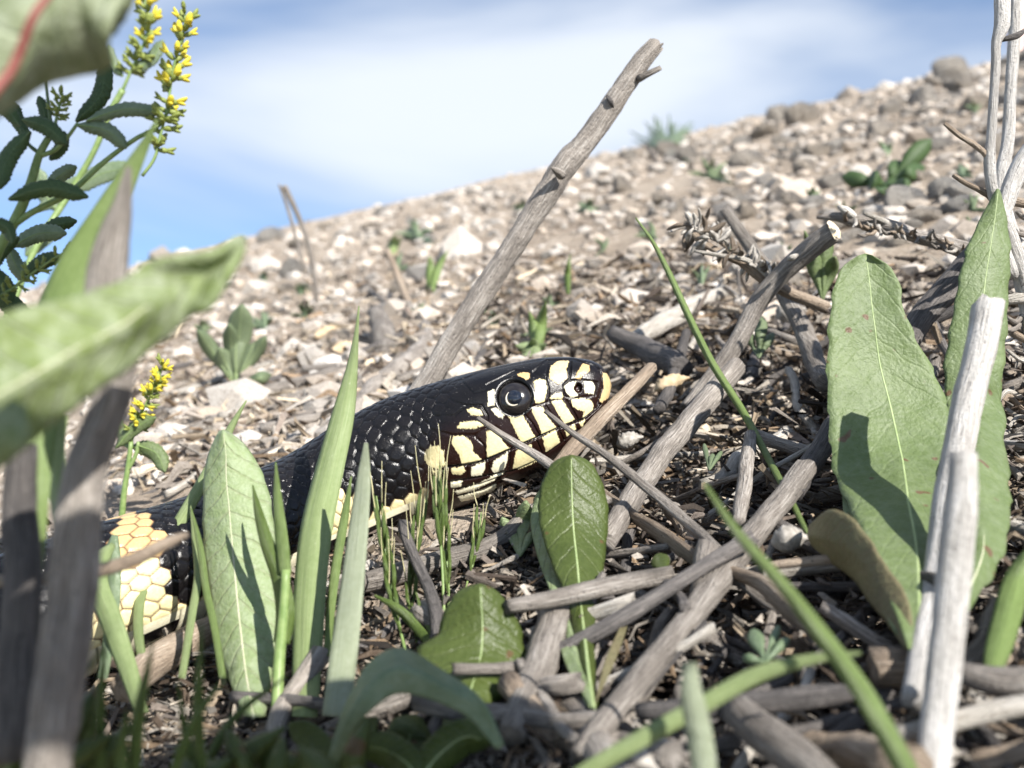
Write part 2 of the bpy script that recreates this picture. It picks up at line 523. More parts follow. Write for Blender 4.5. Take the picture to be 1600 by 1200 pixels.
def snakemat():
    m, nt, n, l, b = newmat('snake_skin')
    a = n.new('ShaderNodeVertexColor'); a.layer_name = 'tint'
    ob = coord(nt, 'Object')
    g = noise(nt, ob, 2600, 4, .7); g2 = noise(nt, ob, 500, 3, .6)
    c = mixc(nt, 1.0, a.outputs[0], ramp(nt, [(.3, (.86, .84, .8)), (.7, (1.1, 1.1, 1.1))], g), 'MULTIPLY')
    # grains of dust caught on the skin
    d = noise(nt, ob, 3800, 2, .5)
    c = mixc(nt, ramp(nt, [(.725, (0, 0, 0)), (.75, (.55, .55, .55))], d), c, (.5, .46, .42))
    l.new(c, b.inputs['Base Color'])
    l.new(mth(nt, 'MULTIPLY_ADD', g2, .28, .10), b.inputs['Roughness'])
    b.inputs['Specular IOR Level'].default_value = .34
    l.new(bump(nt, mth(nt, 'ADD', g, g2), .00006), b.inputs['Normal'])
    return m
M['snake'] = snakemat()
def glossy(name, col, rough=.06, spec=.6):
    m, nt, n, l, b = newmat(name)
    g = noise(nt, coord(nt, 'Object'), 1500, 3, .5)
    l.new(ramp(nt, [(.3, col), (.7, tuple(v * 1.3 for v in col))], g), b.inputs['Base Color'])
    b.inputs['Roughness'].default_value = rough
    b.inputs['Specular IOR Level'].default_value = spec
    return m
M['eye'] = glossy('eye_brown_black', (.012, .010, .010), .16)
M['pupil'] = glossy('eye_pupil', (.006, .008, .014), .03, .8)
M['iris'] = plain('eye_ring', (.42, .38, .30), .3, (.5, .46, .38))
M['skin'] = plain('human_skin', (.66, .44, .36), .55, (.72, .50, .42), 40)
M['cloth_grey'] = plain('grey_cloth', (.10, .11, .13), .9, (.15, .16, .18), 300)
M['cloth_blue'] = plain('pale_shirt_cloth', (.45, .46, .44), .9, (.55, .56, .54), 300)
M['hair'] = plain('brown_hair', (.05, .032, .02), .6, (.09, .06, .035), 300)

# ------------------------------------------------------------------ the slope
def build_ground():
    ys = np.concatenate([np.linspace(-3, 0.0, 24, endpoint=False), np.linspace(0, .06, 10, endpoint=False), np.geomspace(.06, 45, 330)])
    us = np.linspace(-1, 1, 361)
    us = np.sign(us) * (np.abs(us) * .45 + np.abs(us)**3 * .55)
    X = us[None, :] * (np.maximum(ys, 0)[:, None] * 1.6 + .28 + np.maximum(-ys, 0)[:, None])
    Y = np.broadcast_to(ys[:, None], X.shape)
    Z = gz(X, Y)
    p = np.stack([X, Y, np.zeros_like(X)], -1)
    far = sst(Y, .2, 1.5)
    Z = Z + .0016 * fbm(p * 60, 3, 1) + .0007 * fbm(p * 320, 2, 2) + .007 * far * fbm(p * 9, 4, 3) + .03 * sst(Y, 1, 4) * fbm(p * 1.6, 3, 4)
    V = np.stack([X, Y, Z], -1)
    o = link('ground', mk_mesh('ground', V, grid_faces(len(ys), len(us)), M['soil']))
    tag(o, 'dry tan soil of the hillside', None, None, 'structure')
build_ground()

def ico(sub):
    import bmesh
    bm = bmesh.new()
    bmesh.ops.create_icosphere(bm, subdivisions=sub, radius=1)
    V = np.array([v.co[:] for v in bm.verts]); Fc = np.array([[v.index for v in f.verts] for f in bm.faces])
    bm.free()
    return V, Fc
IV2, IF2 = ico(3)
IV1, IF1 = ico(1)
def rock_shape(seed, V):
    g = np.random.default_rng(seed)
    W = V * (1 + .26 * fbm(V * 1.3 + seed, 2, seed)[:, None] + .07 * fbm(V * 4 + seed, 2, seed + 5)[:, None])
    for k in range(6):                     # a few flat broken faces
        nrm = g.normal(size=3); nrm /= np.linalg.norm(nrm)
        dd = W @ nrm - (.62 + .25 * g.random())
        W = W - np.where(dd > 0, dd * .85, 0)[:, None] * nrm
    return W * np.array([1, .62 + .4 * g.random(), .5 + .35 * g.random()])
ROCKS = [mk_mesh('rock', rock_shape(k, IV2), IF2, M['stone'], smooth=True) for k in range(9)]
def rock(px, py, size_px, label=None, name='rock', k=None, group='stones strewn over the slope', sink=.35, seed=0):
    d = gd(px, py)
    r = size_px * .5 / F * d
    p = P(px, py, d)
    g = np.random.default_rng(int(px * 7 + py * 131 + seed))
    o = bpy.data.objects.new(name, ROCKS[int(g.integers(9)) if k is None else k])
    COL.objects.link(o)
    o.location = (p[0], p[1], gz(p[0], p[1]) + r * (.5 - sink))
    o.rotation_euler = (g.normal() * .3, g.normal() * .3, g.random() * 6.3)
    s = r * (1 + .2 * g.normal(size=3).clip(-1, 1))
    o.scale = s
    return tag(o, label or 'small pale stone among the gravel of the slope', 'stone', group)

# the stones that stand out on the hillside
for i, (px, py, sz, lab) in enumerate([
        (1165, 262, 66, 'white boulder-shaped stone with shaded left face above the cut stick'),
        (1420, 322, 74, 'pale tan stone beside the dark-leaved weed'),
        (1300, 292, 60, 'greyish white stone below the dark-leaved weed'),
        (1235, 318, 58, 'blue-grey stone in the open soil above the cut stick'),
        (1485, 120, 66, 'broad white stone on the crest beside the dead shrub stem'),
        (1400, 170, 58, 'whitish stone just under the crest'),
        (975, 300, 66, 'grey stone beside the upright broken stick'),
        (980, 240, 36, 'small whitish stone on the crest right of the upright broken stick'),
        (455, 430, 46, 'white stone low on the crest by the twin dry stalks'),
        (1555, 240, 70, 'flat grey stone behind the dead shrub'),
        (1250, 190, 60, 'light grey angular stone under the crest'),
        (715, 385, 46, 'tan stone half sunk in soil near a grass shoot')]):
    rock(px, py, sz, lab, seed=i)
sk = lambda px: 412 - .2368 * (px - 230)
n_r = 0
tries = 0
while n_r < 262 and tries < 6000:
    tries += 1
    px = rnd.uniform(260, 1640)
    py = sk(px) + 2 + (rnd.random() ** 1.5) * 300
    if px < 700 and py > 560: continue
    dens = 1.0 if px > 1000 else .5
    if rnd.random() > dens: continue
    d = gd(px, py)
    sz = (rnd.uniform(14, 30) if rnd.random() < .72 else rnd.uniform(30, 54)) * (1.15 if px > 1100 else .95)
    if py > 470: sz *= .75
    zone = 'along the crest' if py < sk(px) + 22 else 'high on the slope' if py < sk(px) + 90 else 'on the middle of the slope' if py < sk(px) + 180 else 'low on the slope behind the twigs'
    szw = 'small' if sz < 24 else 'middling' if sz < 36 else 'large'
    rock(px, py, sz, szw + ' pale stone ' + zone, group=szw + ' stones ' + zone, seed=tries)
    n_r += 1

# uncountable gravel: small pebbles over the whole slope
def pebbles(n):
    per = len(IV1)
    V = np.zeros((n, per, 3)); C = np.zeros((n, per, 3))
    yy = np.exp(rng.uniform(np.log(.22), np.log(5.0), n))
    xx = rng.uniform(-1, 1, n) * (yy * .68 + .02)
    size = np.exp(rng.normal(0, .5, n)) * (.0018 + .0019 * np.minimum(yy, 3.0))
    zz = gz(xx, yy)
    for k in range(n):
        sh = IV1 * (1 + .25 * rng.normal(size=(per, 1)).clip(-1, 1))
        sh = sh * np.array([1, rng.uniform(.6, 1), rng.uniform(.35, .75)]) * size[k]
        a = rng.random() * 6.283
        c, s = math.cos(a), math.sin(a)
        V[k, :, 0] = sh[:, 0] * c - sh[:, 1] * s + xx[k]
        V[k, :, 1] = sh[:, 0] * s + sh[:, 1] * c + yy[k]
        V[k, :, 2] = sh[:, 2] + zz[k] + size[k] * .12
        t = rng.random()
        base = np.array([.42, .355, .29]) * (1 - t) + np.array([.56, .525, .48]) * t
        C[k] = base * rng.uniform(.55, 1.15)
    Fc = (IF1[None] + (np.arange(n) * per)[:, None, None]).reshape(-1, 3)
    o = link('gravel', mk_mesh('gravel', V.reshape(-1, 3), Fc, M['tint'], col=C.reshape(-1, 3), smooth=False))
    tag(o, 'fine pale gravel covering the dry slope', 'gravel', None, 'stuff')
pebbles(9000)

# ------------------------------------------------------------------ the snake
def Z1(pts):                      # points measured on a 4x enlargement of the head
    return np.array([(600 + x / 4, 520 + y / 4) for x, y in pts], float)
def build_snake():
    st = np.array([   # top x,y  bottom x,y  depth  half width (mm)
        (-260, 915, -190, 1150, .128, 8.6), (-90, 888, -30, 1118, .130, 9.0), (40, 856, 92, 1075, .134, 9.2), (160, 816, 218, 1014, .140, 9.4),
        (270, 784, 330, 965, .149, 9.4), (370, 748, 432, 910, .157, 9.2), (450, 712, 515, 872, .163, 9.0), (530, 662, 588, 846, .166, 8.7),
        (590, 630, 648, 822, .167, 8.6), (650, 608, 702, 800, .168, 8.9), (705, 592, 748, 779, .168, 9.5), (760, 578, 792, 757, .168, 9.4),
        (812, 567, 836, 735, .168, 8.6), (860, 560, 880, 709, .168, 7.4), (900, 561, 912, 684, .168, 6.0), (928, 567, 931, 662, .168, 4.7),
        (943, 577, 944, 641, .168, 3.3), (951, 590, 951, 620, .168, 1.9)], float)
    ns_body, ns_head, nt = 520, 400, 368
    fine = cr(np.concatenate([((st[:, :2] + st[:, 2:4]) / 2), st[:, :1] * 0, st], 1), 4000)[:, 3:]
    cx = (fine[:, 0] + fine[:, 2]) / 2
    sel = np.concatenate([np.linspace(cx[0], 640, ns_body, endpoint=False), 640 + (cx[-1] - 640) * (1 - (1 - np.linspace(0, 1, ns_head))**1.25)])
    q = np.stack([np.interp(sel, cx, fine[:, k]) for k in range(6)], 1)
    top = np.stack([P(a, b, d) for a, b, d in q[:, [0, 1, 4]]]); bot = np.stack([P(a, b, d) for a, b, d in q[:, [2, 3, 4]]])
    Cc = (top + bot) / 2; U = (top - bot) / 2; hh = np.linalg.norm(U, axis=1); U = U / hh[:, None]
    W = q[:, 5] / 1000
    T = np.gradient(Cc, axis=0); T /= np.linalg.norm(T, axis=1)[:, None]
    D = np.cross(T, U); D /= np.linalg.norm(D, axis=1)[:, None]      # towards the camera side
    if D[100, 1] > 0: D = -D
    n = len(Cc)
    th = np.linspace(-np.pi, np.pi, nt, endpoint=False)               # 0 = top, + = camera side
    head = sst(sel, 640, 760)
    e = 1 - .2 * head
    ct, si = np.cos(th)[None, :], np.sin(th)[None, :]
    cu = np.sign(ct) * np.abs(ct)**(e[:, None]); su = np.sign(si) * np.abs(si)**(e[:, None])
    base = Cc[:, None] + U[:, None] * (hh[:, None] * cu)[..., None] + D[:, None] * (W[:, None] * su)[..., None]
    nrm = U[:, None] * (ct / hh[:, None])[..., None] + D[:, None] * (si / W[:, None])[..., None]
    nrm /= np.linalg.norm(nrm, axis=2)[..., None]
    s = np.concatenate([[0], np.cumsum(np.linalg.norm(np.diff(Cc, axis=0), axis=1))]) * 1000   # mm
    S = np.broadcast_to(s[:, None], (n, nt)); TH = np.broadcast_to(th[None, :], (n, nt))
    # camera-side twin projected to the photo plane, so that both flanks carry the same markings
    twin = Cc[:, None] + U[:, None] * (hh[:, None] * cu)[..., None] + D[:, None] * (W[:, None] * np.abs(su))[..., None]
    PX = 800 + twin[..., 0] / twin[..., 1] * F
    PY = 600 - (twin[..., 2] - CAMH) / twin[..., 1] * F
    # ---- scale lattice
    rows = 32; p = 2 * np.pi * 8.2 / rows; Lc = 2.35
    t = np.abs(TH) * 8.2
    Sx = S; wv_ = np.stack([S * .22, t * .22, t * 0], -1)
    S = S + .55 * vnoise(wv_, 31); t = t + .4 * vnoise(wv_, 32)
    best = np.full((n, nt), 9e9); sec = best.copy(); cs = np.zeros((n, nt)); ctt = cs.copy()
    i0 = np.floor(t / p)
    for di in (-1, 0, 1, 2):
        ii = i0 + di
        off = (np.mod(ii, 2)) * .5
        j0 = np.floor(S / Lc - off)
        for dj in (0, 1):
            jj = j0 + dj + off
            ds = (S - jj * Lc) * .92; dt = (t - ii * p)
            dd = np.sqrt(ds**2 + (dt * 1.0)**2)
            m1 = dd < best
            sec = np.where(m1, best, np.minimum(sec, dd))
            cs = np.where(m1, jj * Lc, cs); ctt = np.where(m1, ii * p, ctt)
            best = np.where(m1, dd, best)
    edge = sec - best
    h_d = .17 * sst(edge, 0, .6) + .05 * (1 - np.clip(best / 1.3, 0, 1)**2)
    # belly plates
    S = Sx
    sb = np.mod(S / 4.6, 1.0)
    h_b = .22 * sst(sb, 0, .12) * (1 - .5 * sb)
    belly = sst(np.abs(TH), 2.12, 2.2)
    h = h_d * (1 - belly) + h_b * belly
    edge_b = np.minimum(sb, 1 - sb) * 4.6
    # ---- colours
    black = np.array([.0045, .004, .0045]); brown = np.array([.014, .005, .0035]); cream = np.array([.66, .585, .33]); tan = np.array([.52, .36, .17]); pale = np.array([.74, .70, .52])
    hsh = np.modf(np.abs(np.sin(cs * 12.99 + ctt * 78.2) * 43758.5))[0]
    cpx = np.interp(cs, s, sel)                      # photo x of each scale's own station
    pxm = np.mod(cpx, 1e9)
    th_c = ctt / 8.2
    band1 = (np.abs(cpx - 180 + 40 * (th_c - 1)) < 22 + 34 * np.clip(th_c - .4, 0, 2) + 14 * (hsh - .5))
    band2 = (np.abs(cpx - 505) < 70 * np.clip(th_c - 1.25, 0, .8) + 14 * (hsh - .5)) & (th_c > 1.38)
    band3 = (np.abs(cpx + 110) < 40)
    low = (th_c > 2.02) & (cpx < 690) & (hsh > .25)
    cream_c = band1 | band2 | band3 | low
    blotch = vnoise(np.stack([np.floor(S / 4.6) * .9, TH * 2, TH * 0], -1), 8) > .28
    cream_b = ((sel < 700)[:, None] & ~((np.abs(sel - 300) < 40)[:, None] & blotch)) & ~blotch
    col = np.where(cream_c[..., None], cream * (.92 + .16 * hsh[..., None]), black * (1 + .8 * hsh[..., None]))
    top_tan = band1 & (th_c < 1.2)
    col = np.where(top_tan[..., None], tan, col)
    ln = (1 - sst(edge, .05, .24))[..., None]
    col = col * (1 - ln) + (np.where(cream_c[..., None], brown * 5, black * .6)) * ln
    colb = np.where(cream_b[..., None], pale, black * 1.3)
    lb = (1 - sst(edge_b, .05, .22))[..., None]
    colb = colb * (1 - lb * .8) + brown * lb * .8
    bm_ = (np.abs(TH) > 2.17)[..., None]
    col = np.where(bm_, colb, col)
    # ---- head shields
    hm = sst(PX + .35 * (PY - 640), 672, 720)
    hx = (PX > 640)
    jit = vnoise(np.stack([PX * .55, PY * .55, PX * 0], -1), 3) * 1.5 + vnoise(np.stack([PX * 1.6, PY * .25, PX * 0], -1), 4) * 1.3
    def sdf(poly):
        poly = np.asarray(poly); d2 = np.full(PX.shape, 9e9); ins = np.zeros(PX.shape, bool)
        for a, b in zip(poly, np.roll(poly, -1, 0)):
            ab = b - a; u = np.clip(((PX - a[0]) * ab[0] + (PY - a[1]) * ab[1]) / max(ab @ ab, 1e-9), 0, 1)
            d2 = np.minimum(d2, (PX - a[0] - u * ab[0])**2 + (PY - a[1] - u * ab[1])**2)
            if a[1] != b[1]:
                ins ^= ((a[1] > PY) != (b[1] > PY)) & (PX < (b[0] - a[0]) * (PY - a[1]) / (b[1] - a[1]) + a[0])
        d_ = np.sqrt(d2)
        return np.where(ins, -d_, d_)
    def line_d(pts):
        pts = np.asarray(pts); d2 = np.full(PX.shape, 9e9)
        for a, b in zip(pts[:-1], pts[1:]):
            ab = b - a; u = np.clip(((PX - a[0]) * ab[0] + (PY - a[1]) * ab[1]) / (ab @ ab), 0, 1)
            d2 = np.minimum(d2, (PX - a[0] - u * ab[0])**2 + (PY - a[1] - u * ab[1])**2)
        return np.sqrt(d2)
    hcol = np.where((vnoise(np.stack([PX * .05, PY * .05, PX * 0], -1), 6) > -2)[..., None], black * 1.1, black)
    low_face = sst(PY - (700 - .33 * (PX - 700)), -60, 0)[..., None]
    hcol = hcol * (1 - low_face) + brown * low_face
    polys = [
        ([(255, 745), (290, 710), (340, 705), (375, 745), (385, 830), (340, 850), (280, 830), (250, 790)], cream),
        ([(430, 650), (490, 640), (545, 680), (560, 740), (610, 790), (570, 815), (490, 825), (470, 760), (440, 720), (425, 690)], cream),
        ([(645, 610), (700, 615), (740, 670), (760, 700), (790, 720), (700, 765), (645, 785), (640, 700)], cream),
        ([(780, 525), (870, 515), (900, 570), (940, 640), (955, 655), (870, 690), (840, 650), (815, 600)], cream),
        ([(925, 470), (990, 462), (1020, 520), (1070, 580), (1080, 590), (990, 640), (970, 580), (930, 510)], cream),
        ([(1045, 430), (1110, 415), (1150, 480), (1195, 540), (1130, 570), (1110, 540), (1080, 490)], cream),
        ([(1170, 420), (1230, 408), (1290, 420), (1310, 450), (1300, 490), (1240, 530), (1250, 490), (1210, 480), (1180, 460)], cream),
        ([(515, 485), (560, 470), (610, 490), (620, 515), (550, 520)], cream), ([(460, 590), (480, 560), (560, 552), (620, 560), (630, 580), (540, 600), (470, 600)], cream),
        ([(650, 375), (690, 355), (697, 400), (690, 455), (650, 460)], pale), ([(670, 480), (700, 470), (755, 510), (740, 535), (700, 520)], pale),
        ([(835, 265), (870, 250), (915, 255), (910, 290), (880, 308), (845, 295)], tan), ([(935, 310), (970, 290), (1010, 300), (1020, 350), (1005, 430), (950, 445), (935, 410), (945, 360)], cream),
        ([(1045, 215), (1090, 180), (1160, 182), (1140, 230), (1145, 290), (1090, 325), (1030, 290), (1035, 250)], tan * .5 + cream * .5),
        ([(1190, 285), (1215, 240), (1240, 195), (1285, 210), (1285, 245), (1240, 270), (1225, 295)], tan), ([(1125, 335), (1170, 308), (1200, 308), (1180, 350), (1215, 392), (1170, 408), (1140, 375)], pale),
        ([(1250, 308), (1300, 303), (1320, 340), (1310, 384), (1255, 378)], pale), ([(1035, 412), (1065, 382), (1112, 376), (1122, 400), (1100, 414)], cream),
        ([(1365, 250), (1420, 262), (1440, 310), (1420, 390), (1355, 440), (1345, 420), (1372, 350)], tan * .6 + cream * .3),
        ([(420, 845), (500, 835), (510, 860), (480, 885), (425, 880)], cream), ([(545, 835), (630, 803), (630, 840), (610, 885), (545, 890)], pale), ([(685, 800), (775, 740), (770, 800), (750, 850), (690, 870), (670, 850)], pale),
        ([(825, 735), (920, 690), (930, 740), (950, 800), (900, 825), (830, 850), (805, 840)], cream), ([(990, 650), (1070, 605), (1090, 650), (1100, 685), (1050, 720), (1010, 740)], cream),
        ([(1130, 600), (1190, 565), (1200, 600), (1140, 650)], cream), ([(1220, 560), (1262, 535), (1235, 590)], cream),
        ([(415, 930), (490, 920), (480, 960), (420, 965)], pale), ([(440, 985), (560, 950), (700, 880), (760, 865), (680, 920), (560, 980), (460, 1010)], pale), ([(460, 1020), (600, 980), (700, 940), (690, 975), (560, 1030), (480, 1050)], pale),
        ([(300, 860), (370, 855), (365, 880), (310, 872)], cream)]
    puff = np.zeros((n, nt))
    for pts, c in polys:
        d_ = sdf(Z1(pts)) + jit * .55
        m_ = (1 - sst(d_, -.5, .5))[..., None]
        hcol = hcol * (1 - m_) + c * m_
        ring = (sst(d_, -.3, .4) * (1 - sst(d_, .6, 2.6)))[..., None]
        hcol = hcol * (1 - ring) + np.minimum(hcol, brown * 1.3) * ring
        puff += .10 * (1 - sst(d_, -5, 1.5))
    grooves = [
        ([(380, 838), (500, 825), (620, 800), (800, 722), (950, 655), (1100, 590), (1260, 530), (1330, 470), (1352, 440)], .55, 1.7),
        ([(560, 640), (625, 700), (640, 790)], .22, 1.3), ([(700, 590), (770, 660), (830, 715)], .22, 1.3), ([(880, 510), (930, 570), (975, 645)], .22, 1.3), ([(1010, 455), (1060, 530), (1095, 590)], .22, 1.3), ([(1140, 420), (1190, 500), (1215, 545)], .22, 1.3),
        ([(520, 830), (520, 900)], .2, 1.2), ([(655, 800), (655, 880)], .2, 1.2), ([(790, 735), (780, 850)], .2, 1.2), ([(950, 660), (985, 740)], .2, 1.2), ([(1090, 595), (1130, 680)], .2, 1.2),
        ([(440, 520), (520, 455), (610, 455), (650, 520), (640, 600), (560, 640), (430, 640)], .25, 1.4), ([(640, 330), (700, 300), (820, 240), (930, 250), (1010, 280), (1030, 350), (1030, 430), (900, 470)], .22, 1.3),
        ([(1030, 200), (1010, 290)], .2, 1.3), ([(1175, 180), (1160, 290), (1120, 330), (1130, 400), (1210, 410), (1320, 390), (1335, 310), (1240, 295), (1165, 300)], .25, 1.3), ([(930, 250), (1010, 180), (1180, 170), (1330, 215)], .22, 1.4), ([(1330, 215), (1362, 260), (1365, 350), (1330, 440)], .25, 1.4),
        ([(400, 930), (560, 905), (800, 860), (960, 790), (1100, 690), (1210, 600)], .25, 1.5), ([(430, 975), (600, 940), (760, 880)], .2, 1.3), ([(440, 1015), (620, 975), (740, 915)], .2, 1.3),
        ([(180, 420), (330, 350), (480, 300), (640, 240), (830, 200), (1000, 170)], .2, 1.6), ([(330, 350), (430, 430), (520, 455)], .2, 1.4), ([(200, 480), (330, 520), (440, 520)], .2, 1.4), ([(330, 520), (350, 620), (250, 700)], .2, 1.4), ([(430, 640), (350, 620)], .2, 1.4), ([(480, 300), (560, 380), (640, 360)], .2, 1.4)]
    hh_ = np.zeros((n, nt))
    for pts, dep, wd in grooves:
        hh_ = np.maximum(hh_, dep * (1 - sst(line_d(Z1(pts)), .2, wd * 1.5)))
    gl = np.clip(hh_ / .55, 0, 1)[..., None]
    hcol = hcol * (1 - .75 * gl)
    # nostril pit
    nd = np.hypot((PX - (600 + 1213 / 4)) / 6.2, (PY - (520 + 345 / 4)) / 7.5)
    pit = 1 - sst(nd, .55, 1.1)
    hcol = hcol * (1 - pit[..., None]) + brown * 1.5 * pit[..., None]
    hgt = h * (1 - hm) + (.22 + puff - hh_ - .9 * pit) * hm
    # eye socket
    ex, ey, er = 803.7, 621.0, 28.0
    ed = np.hypot(PX - ex, PY - ey) / er
    hgt = hgt - hm * 1.5 * (1 - sst(ed, .75, 1.0)) + hm * .15 * np.exp(-((ed - 1.1) / .09)**2)
    hcol = np.where((ed < 1.12)[..., None], black * .8, hcol)
    col = col * (1 - hm[..., None]) + hcol * hm[..., None]
    front = sst(sel, 935, 950)[:, None]
    pos = base + nrm * (hgt * (1 - .5 * front) / 1000)[..., None]
    V = pos.reshape(-1, 3); Fc = grid_faces(n, nt, True)
    # close the snout and the far end
    V = np.concatenate([V, [pos[-1].mean(0) + T[-1] * .0006], [pos[0].mean(0)]])
    tipc = np.concatenate([col.reshape(-1, 3), [tan * .6], [black]])
    j = np.arange(nt); j2 = (j + 1) % nt
    f_tip = np.stack([(n - 1) * nt + j, (n - 1) * nt + j2, np.full(nt, n * nt), np.full(nt, n * nt)], 1)
    body = mk_mesh('body', V, Fc.tolist() + [[a, b, n * nt] for a, b in zip((n - 1) * nt + j, (n - 1) * nt + j2)] + [[b, a, n * nt + 1] for a, b in zip(j, j2)], M['snake'], col=tipc)
    root = thing('snake', 'black glossy snake with cream barred lips lying in dead grass and twigs', 'snake', tuple(Cc[200] - U[200] * hh[200]))
    bo = link('body', body, root)
    # ---- the eye on the camera side and its twin
    half = TH > 0
    dist = np.where(half, np.hypot(PX - ex, PY - ey), 9e9)
    k = np.unravel_index(np.argmin(dist), dist.shape)
    def eye(kk):
        c = base[kk]; nn = nrm[kk]
        rr = er / F * .160
        q_ = Vector(nn).to_track_quat('Z', 'Y').to_matrix()
        def dome(name, R_, hgt_, cen, mat, parent, off2=(0, 0)):
            a = np.linspace(0, 2 * np.pi, 40, endpoint=False); r = np.linspace(0, 1, 14)
            v = [[0, 0, hgt_]]
            for ri in r[1:]:
                for aa in a: v.append([R_ * ri * math.cos(aa) + off2[0], R_ * ri * math.sin(aa) + off2[1], hgt_ * math.sqrt(max(0, 1 - ri**2))])
            v[0] = [off2[0], off2[1], hgt_]
            fs = [[0, 1 + j_, 1 + (j_ + 1) % 40] for j_ in range(40)]
            for i_ in range(12):
                for j_ in range(40):
                    fs.append([1 + i_ * 40 + j_, 1 + (i_ + 1) * 40 + j_, 1 + (i_ + 1) * 40 + (j_ + 1) % 40, 1 + i_ * 40 + (j_ + 1) % 40])
            v = np.array(v) @ np.array(q_).T + cen
            return link(name, mk_mesh(name, v, fs, mat), parent)
        eo = dome('eye', rr, rr * .62, c - nn * rr * .30, M['eye'], root)
        # local picture-plane axes on the eye
        xl = np.array(q_.inverted() @ Vector(T[kk[0]])); yl = np.array(q_.inverted() @ Vector(U[kk[0]]))
        offv = (-.06 * yl) * rr
        dome('pupil', rr * .46, rr * .34, c + nn * rr * .135, M['pupil'], eo, (offv[0], offv[1]))
        aa = np.linspace(R(115), R(285), 24)
        ring = np.array([offv + rr * .475 * (math.cos(z) * xl + math.sin(z) * yl) for z in aa])
        ring[:, 2] = rr * .0
        ring = ring @ np.array(q_).T + c + nn * rr * .245
        wv, wf, wu = tube_geo(ring, rr * .065 * np.sin(np.linspace(.15, np.pi - .1, 24))**.6, 8)
        link('iris_ring', mk_mesh('iris_ring', wv, wf, M['iris'], wu), eo)
    eye(k)
    eye((k[0], (nt - k[1]) % nt))
build_snake()

# ------------------------------------------------------------------ sticks
def px_path(pts):
    """rows (px, py, d) -> points; d None = lying on the slope"""
    out = []
    for p in pts:
        d = p[2] if p[2] is not None else gd(p[0], p[1]) * .985
        out.append(P(p[0], p[1], d))
    return np.array(out)
SEED = [100]
def stick_geo(pts, rpx, ns=12, rough=.10, ridge=.12, jag=(.5, .5), n=None, flat=1.0, wob=.25, clamp=False):
    SEED[0] += 1
    C = px_path(pts)
    if clamp:
        C = np.array([P(p[0], p[1], min(c[1], gd(p[0], p[1]) * .975)) for p, c in zip(pts, C)])
    ds = C[:, 1]
    rp = np.interp(np.linspace(0, 1, len(C)), np.linspace(0, 1, len(rpx)), rpx) * ds / F
    L = np.linalg.norm(np.diff(C, axis=0), axis=1).sum()
    n = n or int(np.clip(L / .0012, 10, 90))
    q = cr(np.concatenate([C, rp[:, None]], 1), n)
    C, r = q[:, :3], q[:, 3]
    w = fbm(np.stack([np.linspace(0, L * 55, n)] * 3, 1) + SEED[0] * 3.1 + np.array([0, 17.3, 41.1]), 2, SEED[0])
    w2 = fbm(np.stack([np.linspace(0, L * 55, n)] * 3, 1) + SEED[0] * 5.7, 2, SEED[0] + 1)
    C = C + (r * wob)[:, None] * np.stack([w, w2 * .6, -w2], 1)
    return tube_geo(C, r, ns, rough, SEED[0], (jag[0] * r[0], jag[1] * r[-1]), ridge, flat)
def stick(name, label, pts, rpx, mat='wood', cat='stick', group=None, parts=(), **kw):
    v, f, u = stick_geo(pts, rpx, **kw)
    c0 = v.mean(0)
    if parts:
        root = thing(name, label, cat, tuple(v[:1][0]), group)
        link('shaft', mk_mesh('shaft', v, f, M[mat], u), root)
        for nm, gg, mm in parts:
            link(nm, mk_mesh(nm, gg[0], gg[1], M[mm], gg[2]), root)
        return root
    o = link(name, mk_mesh(name, v - c0, f, M[mat], u), None, tuple(c0))
    return tag(o, label, cat, group)

def stub(pts, rpx, **kw):
    return stick_geo(pts, rpx, ns=8, **kw)
# tall broken stick leaning out from behind the snake
stick('broken_stick', 'tall grey broken stick leaning up behind the snake against the sky',
      [(560, 760, .196), (650, 625, .198), (700, 545, .199), (760, 450, .2), (830, 338, .2), (880, 264, .2), (925, 208, .2), (968, 146, .2), (1000, 100, .2), (1020, 76, .2)],
      [19, 18, 18.5, 18, 18, 21, 18, 17, 16, 13], ns=22, rough=.13, ridge=.10, jag=(0, .9), n=150, wob=.12,
      parts=[('knot', stub([(876, 272, .196), (868, 266, .194), (862, 262, .193)], [8, 5, 2]), 'wood'),
             ('twig_stub', stub([(1000, 122, .198), (1016, 114, .197), (1031, 107, .197)], [6, 5, 4]), 'wood'),
             ('splinter', stub([(1008, 96, .2), (1022, 78, .199), (1036, 68, .199)], [8, 5, 1.5]), 'wood'),
             ('splinter', stub([(996, 104, .2), (996, 88, .2), (993, 84, .2)], [6, 3, 1]), 'wood'),
             ('bark_flake', stub([(948, 150, .198), (954, 158, .197), (958, 168, .198)], [2, 4, 2]), 'wood_dark')])
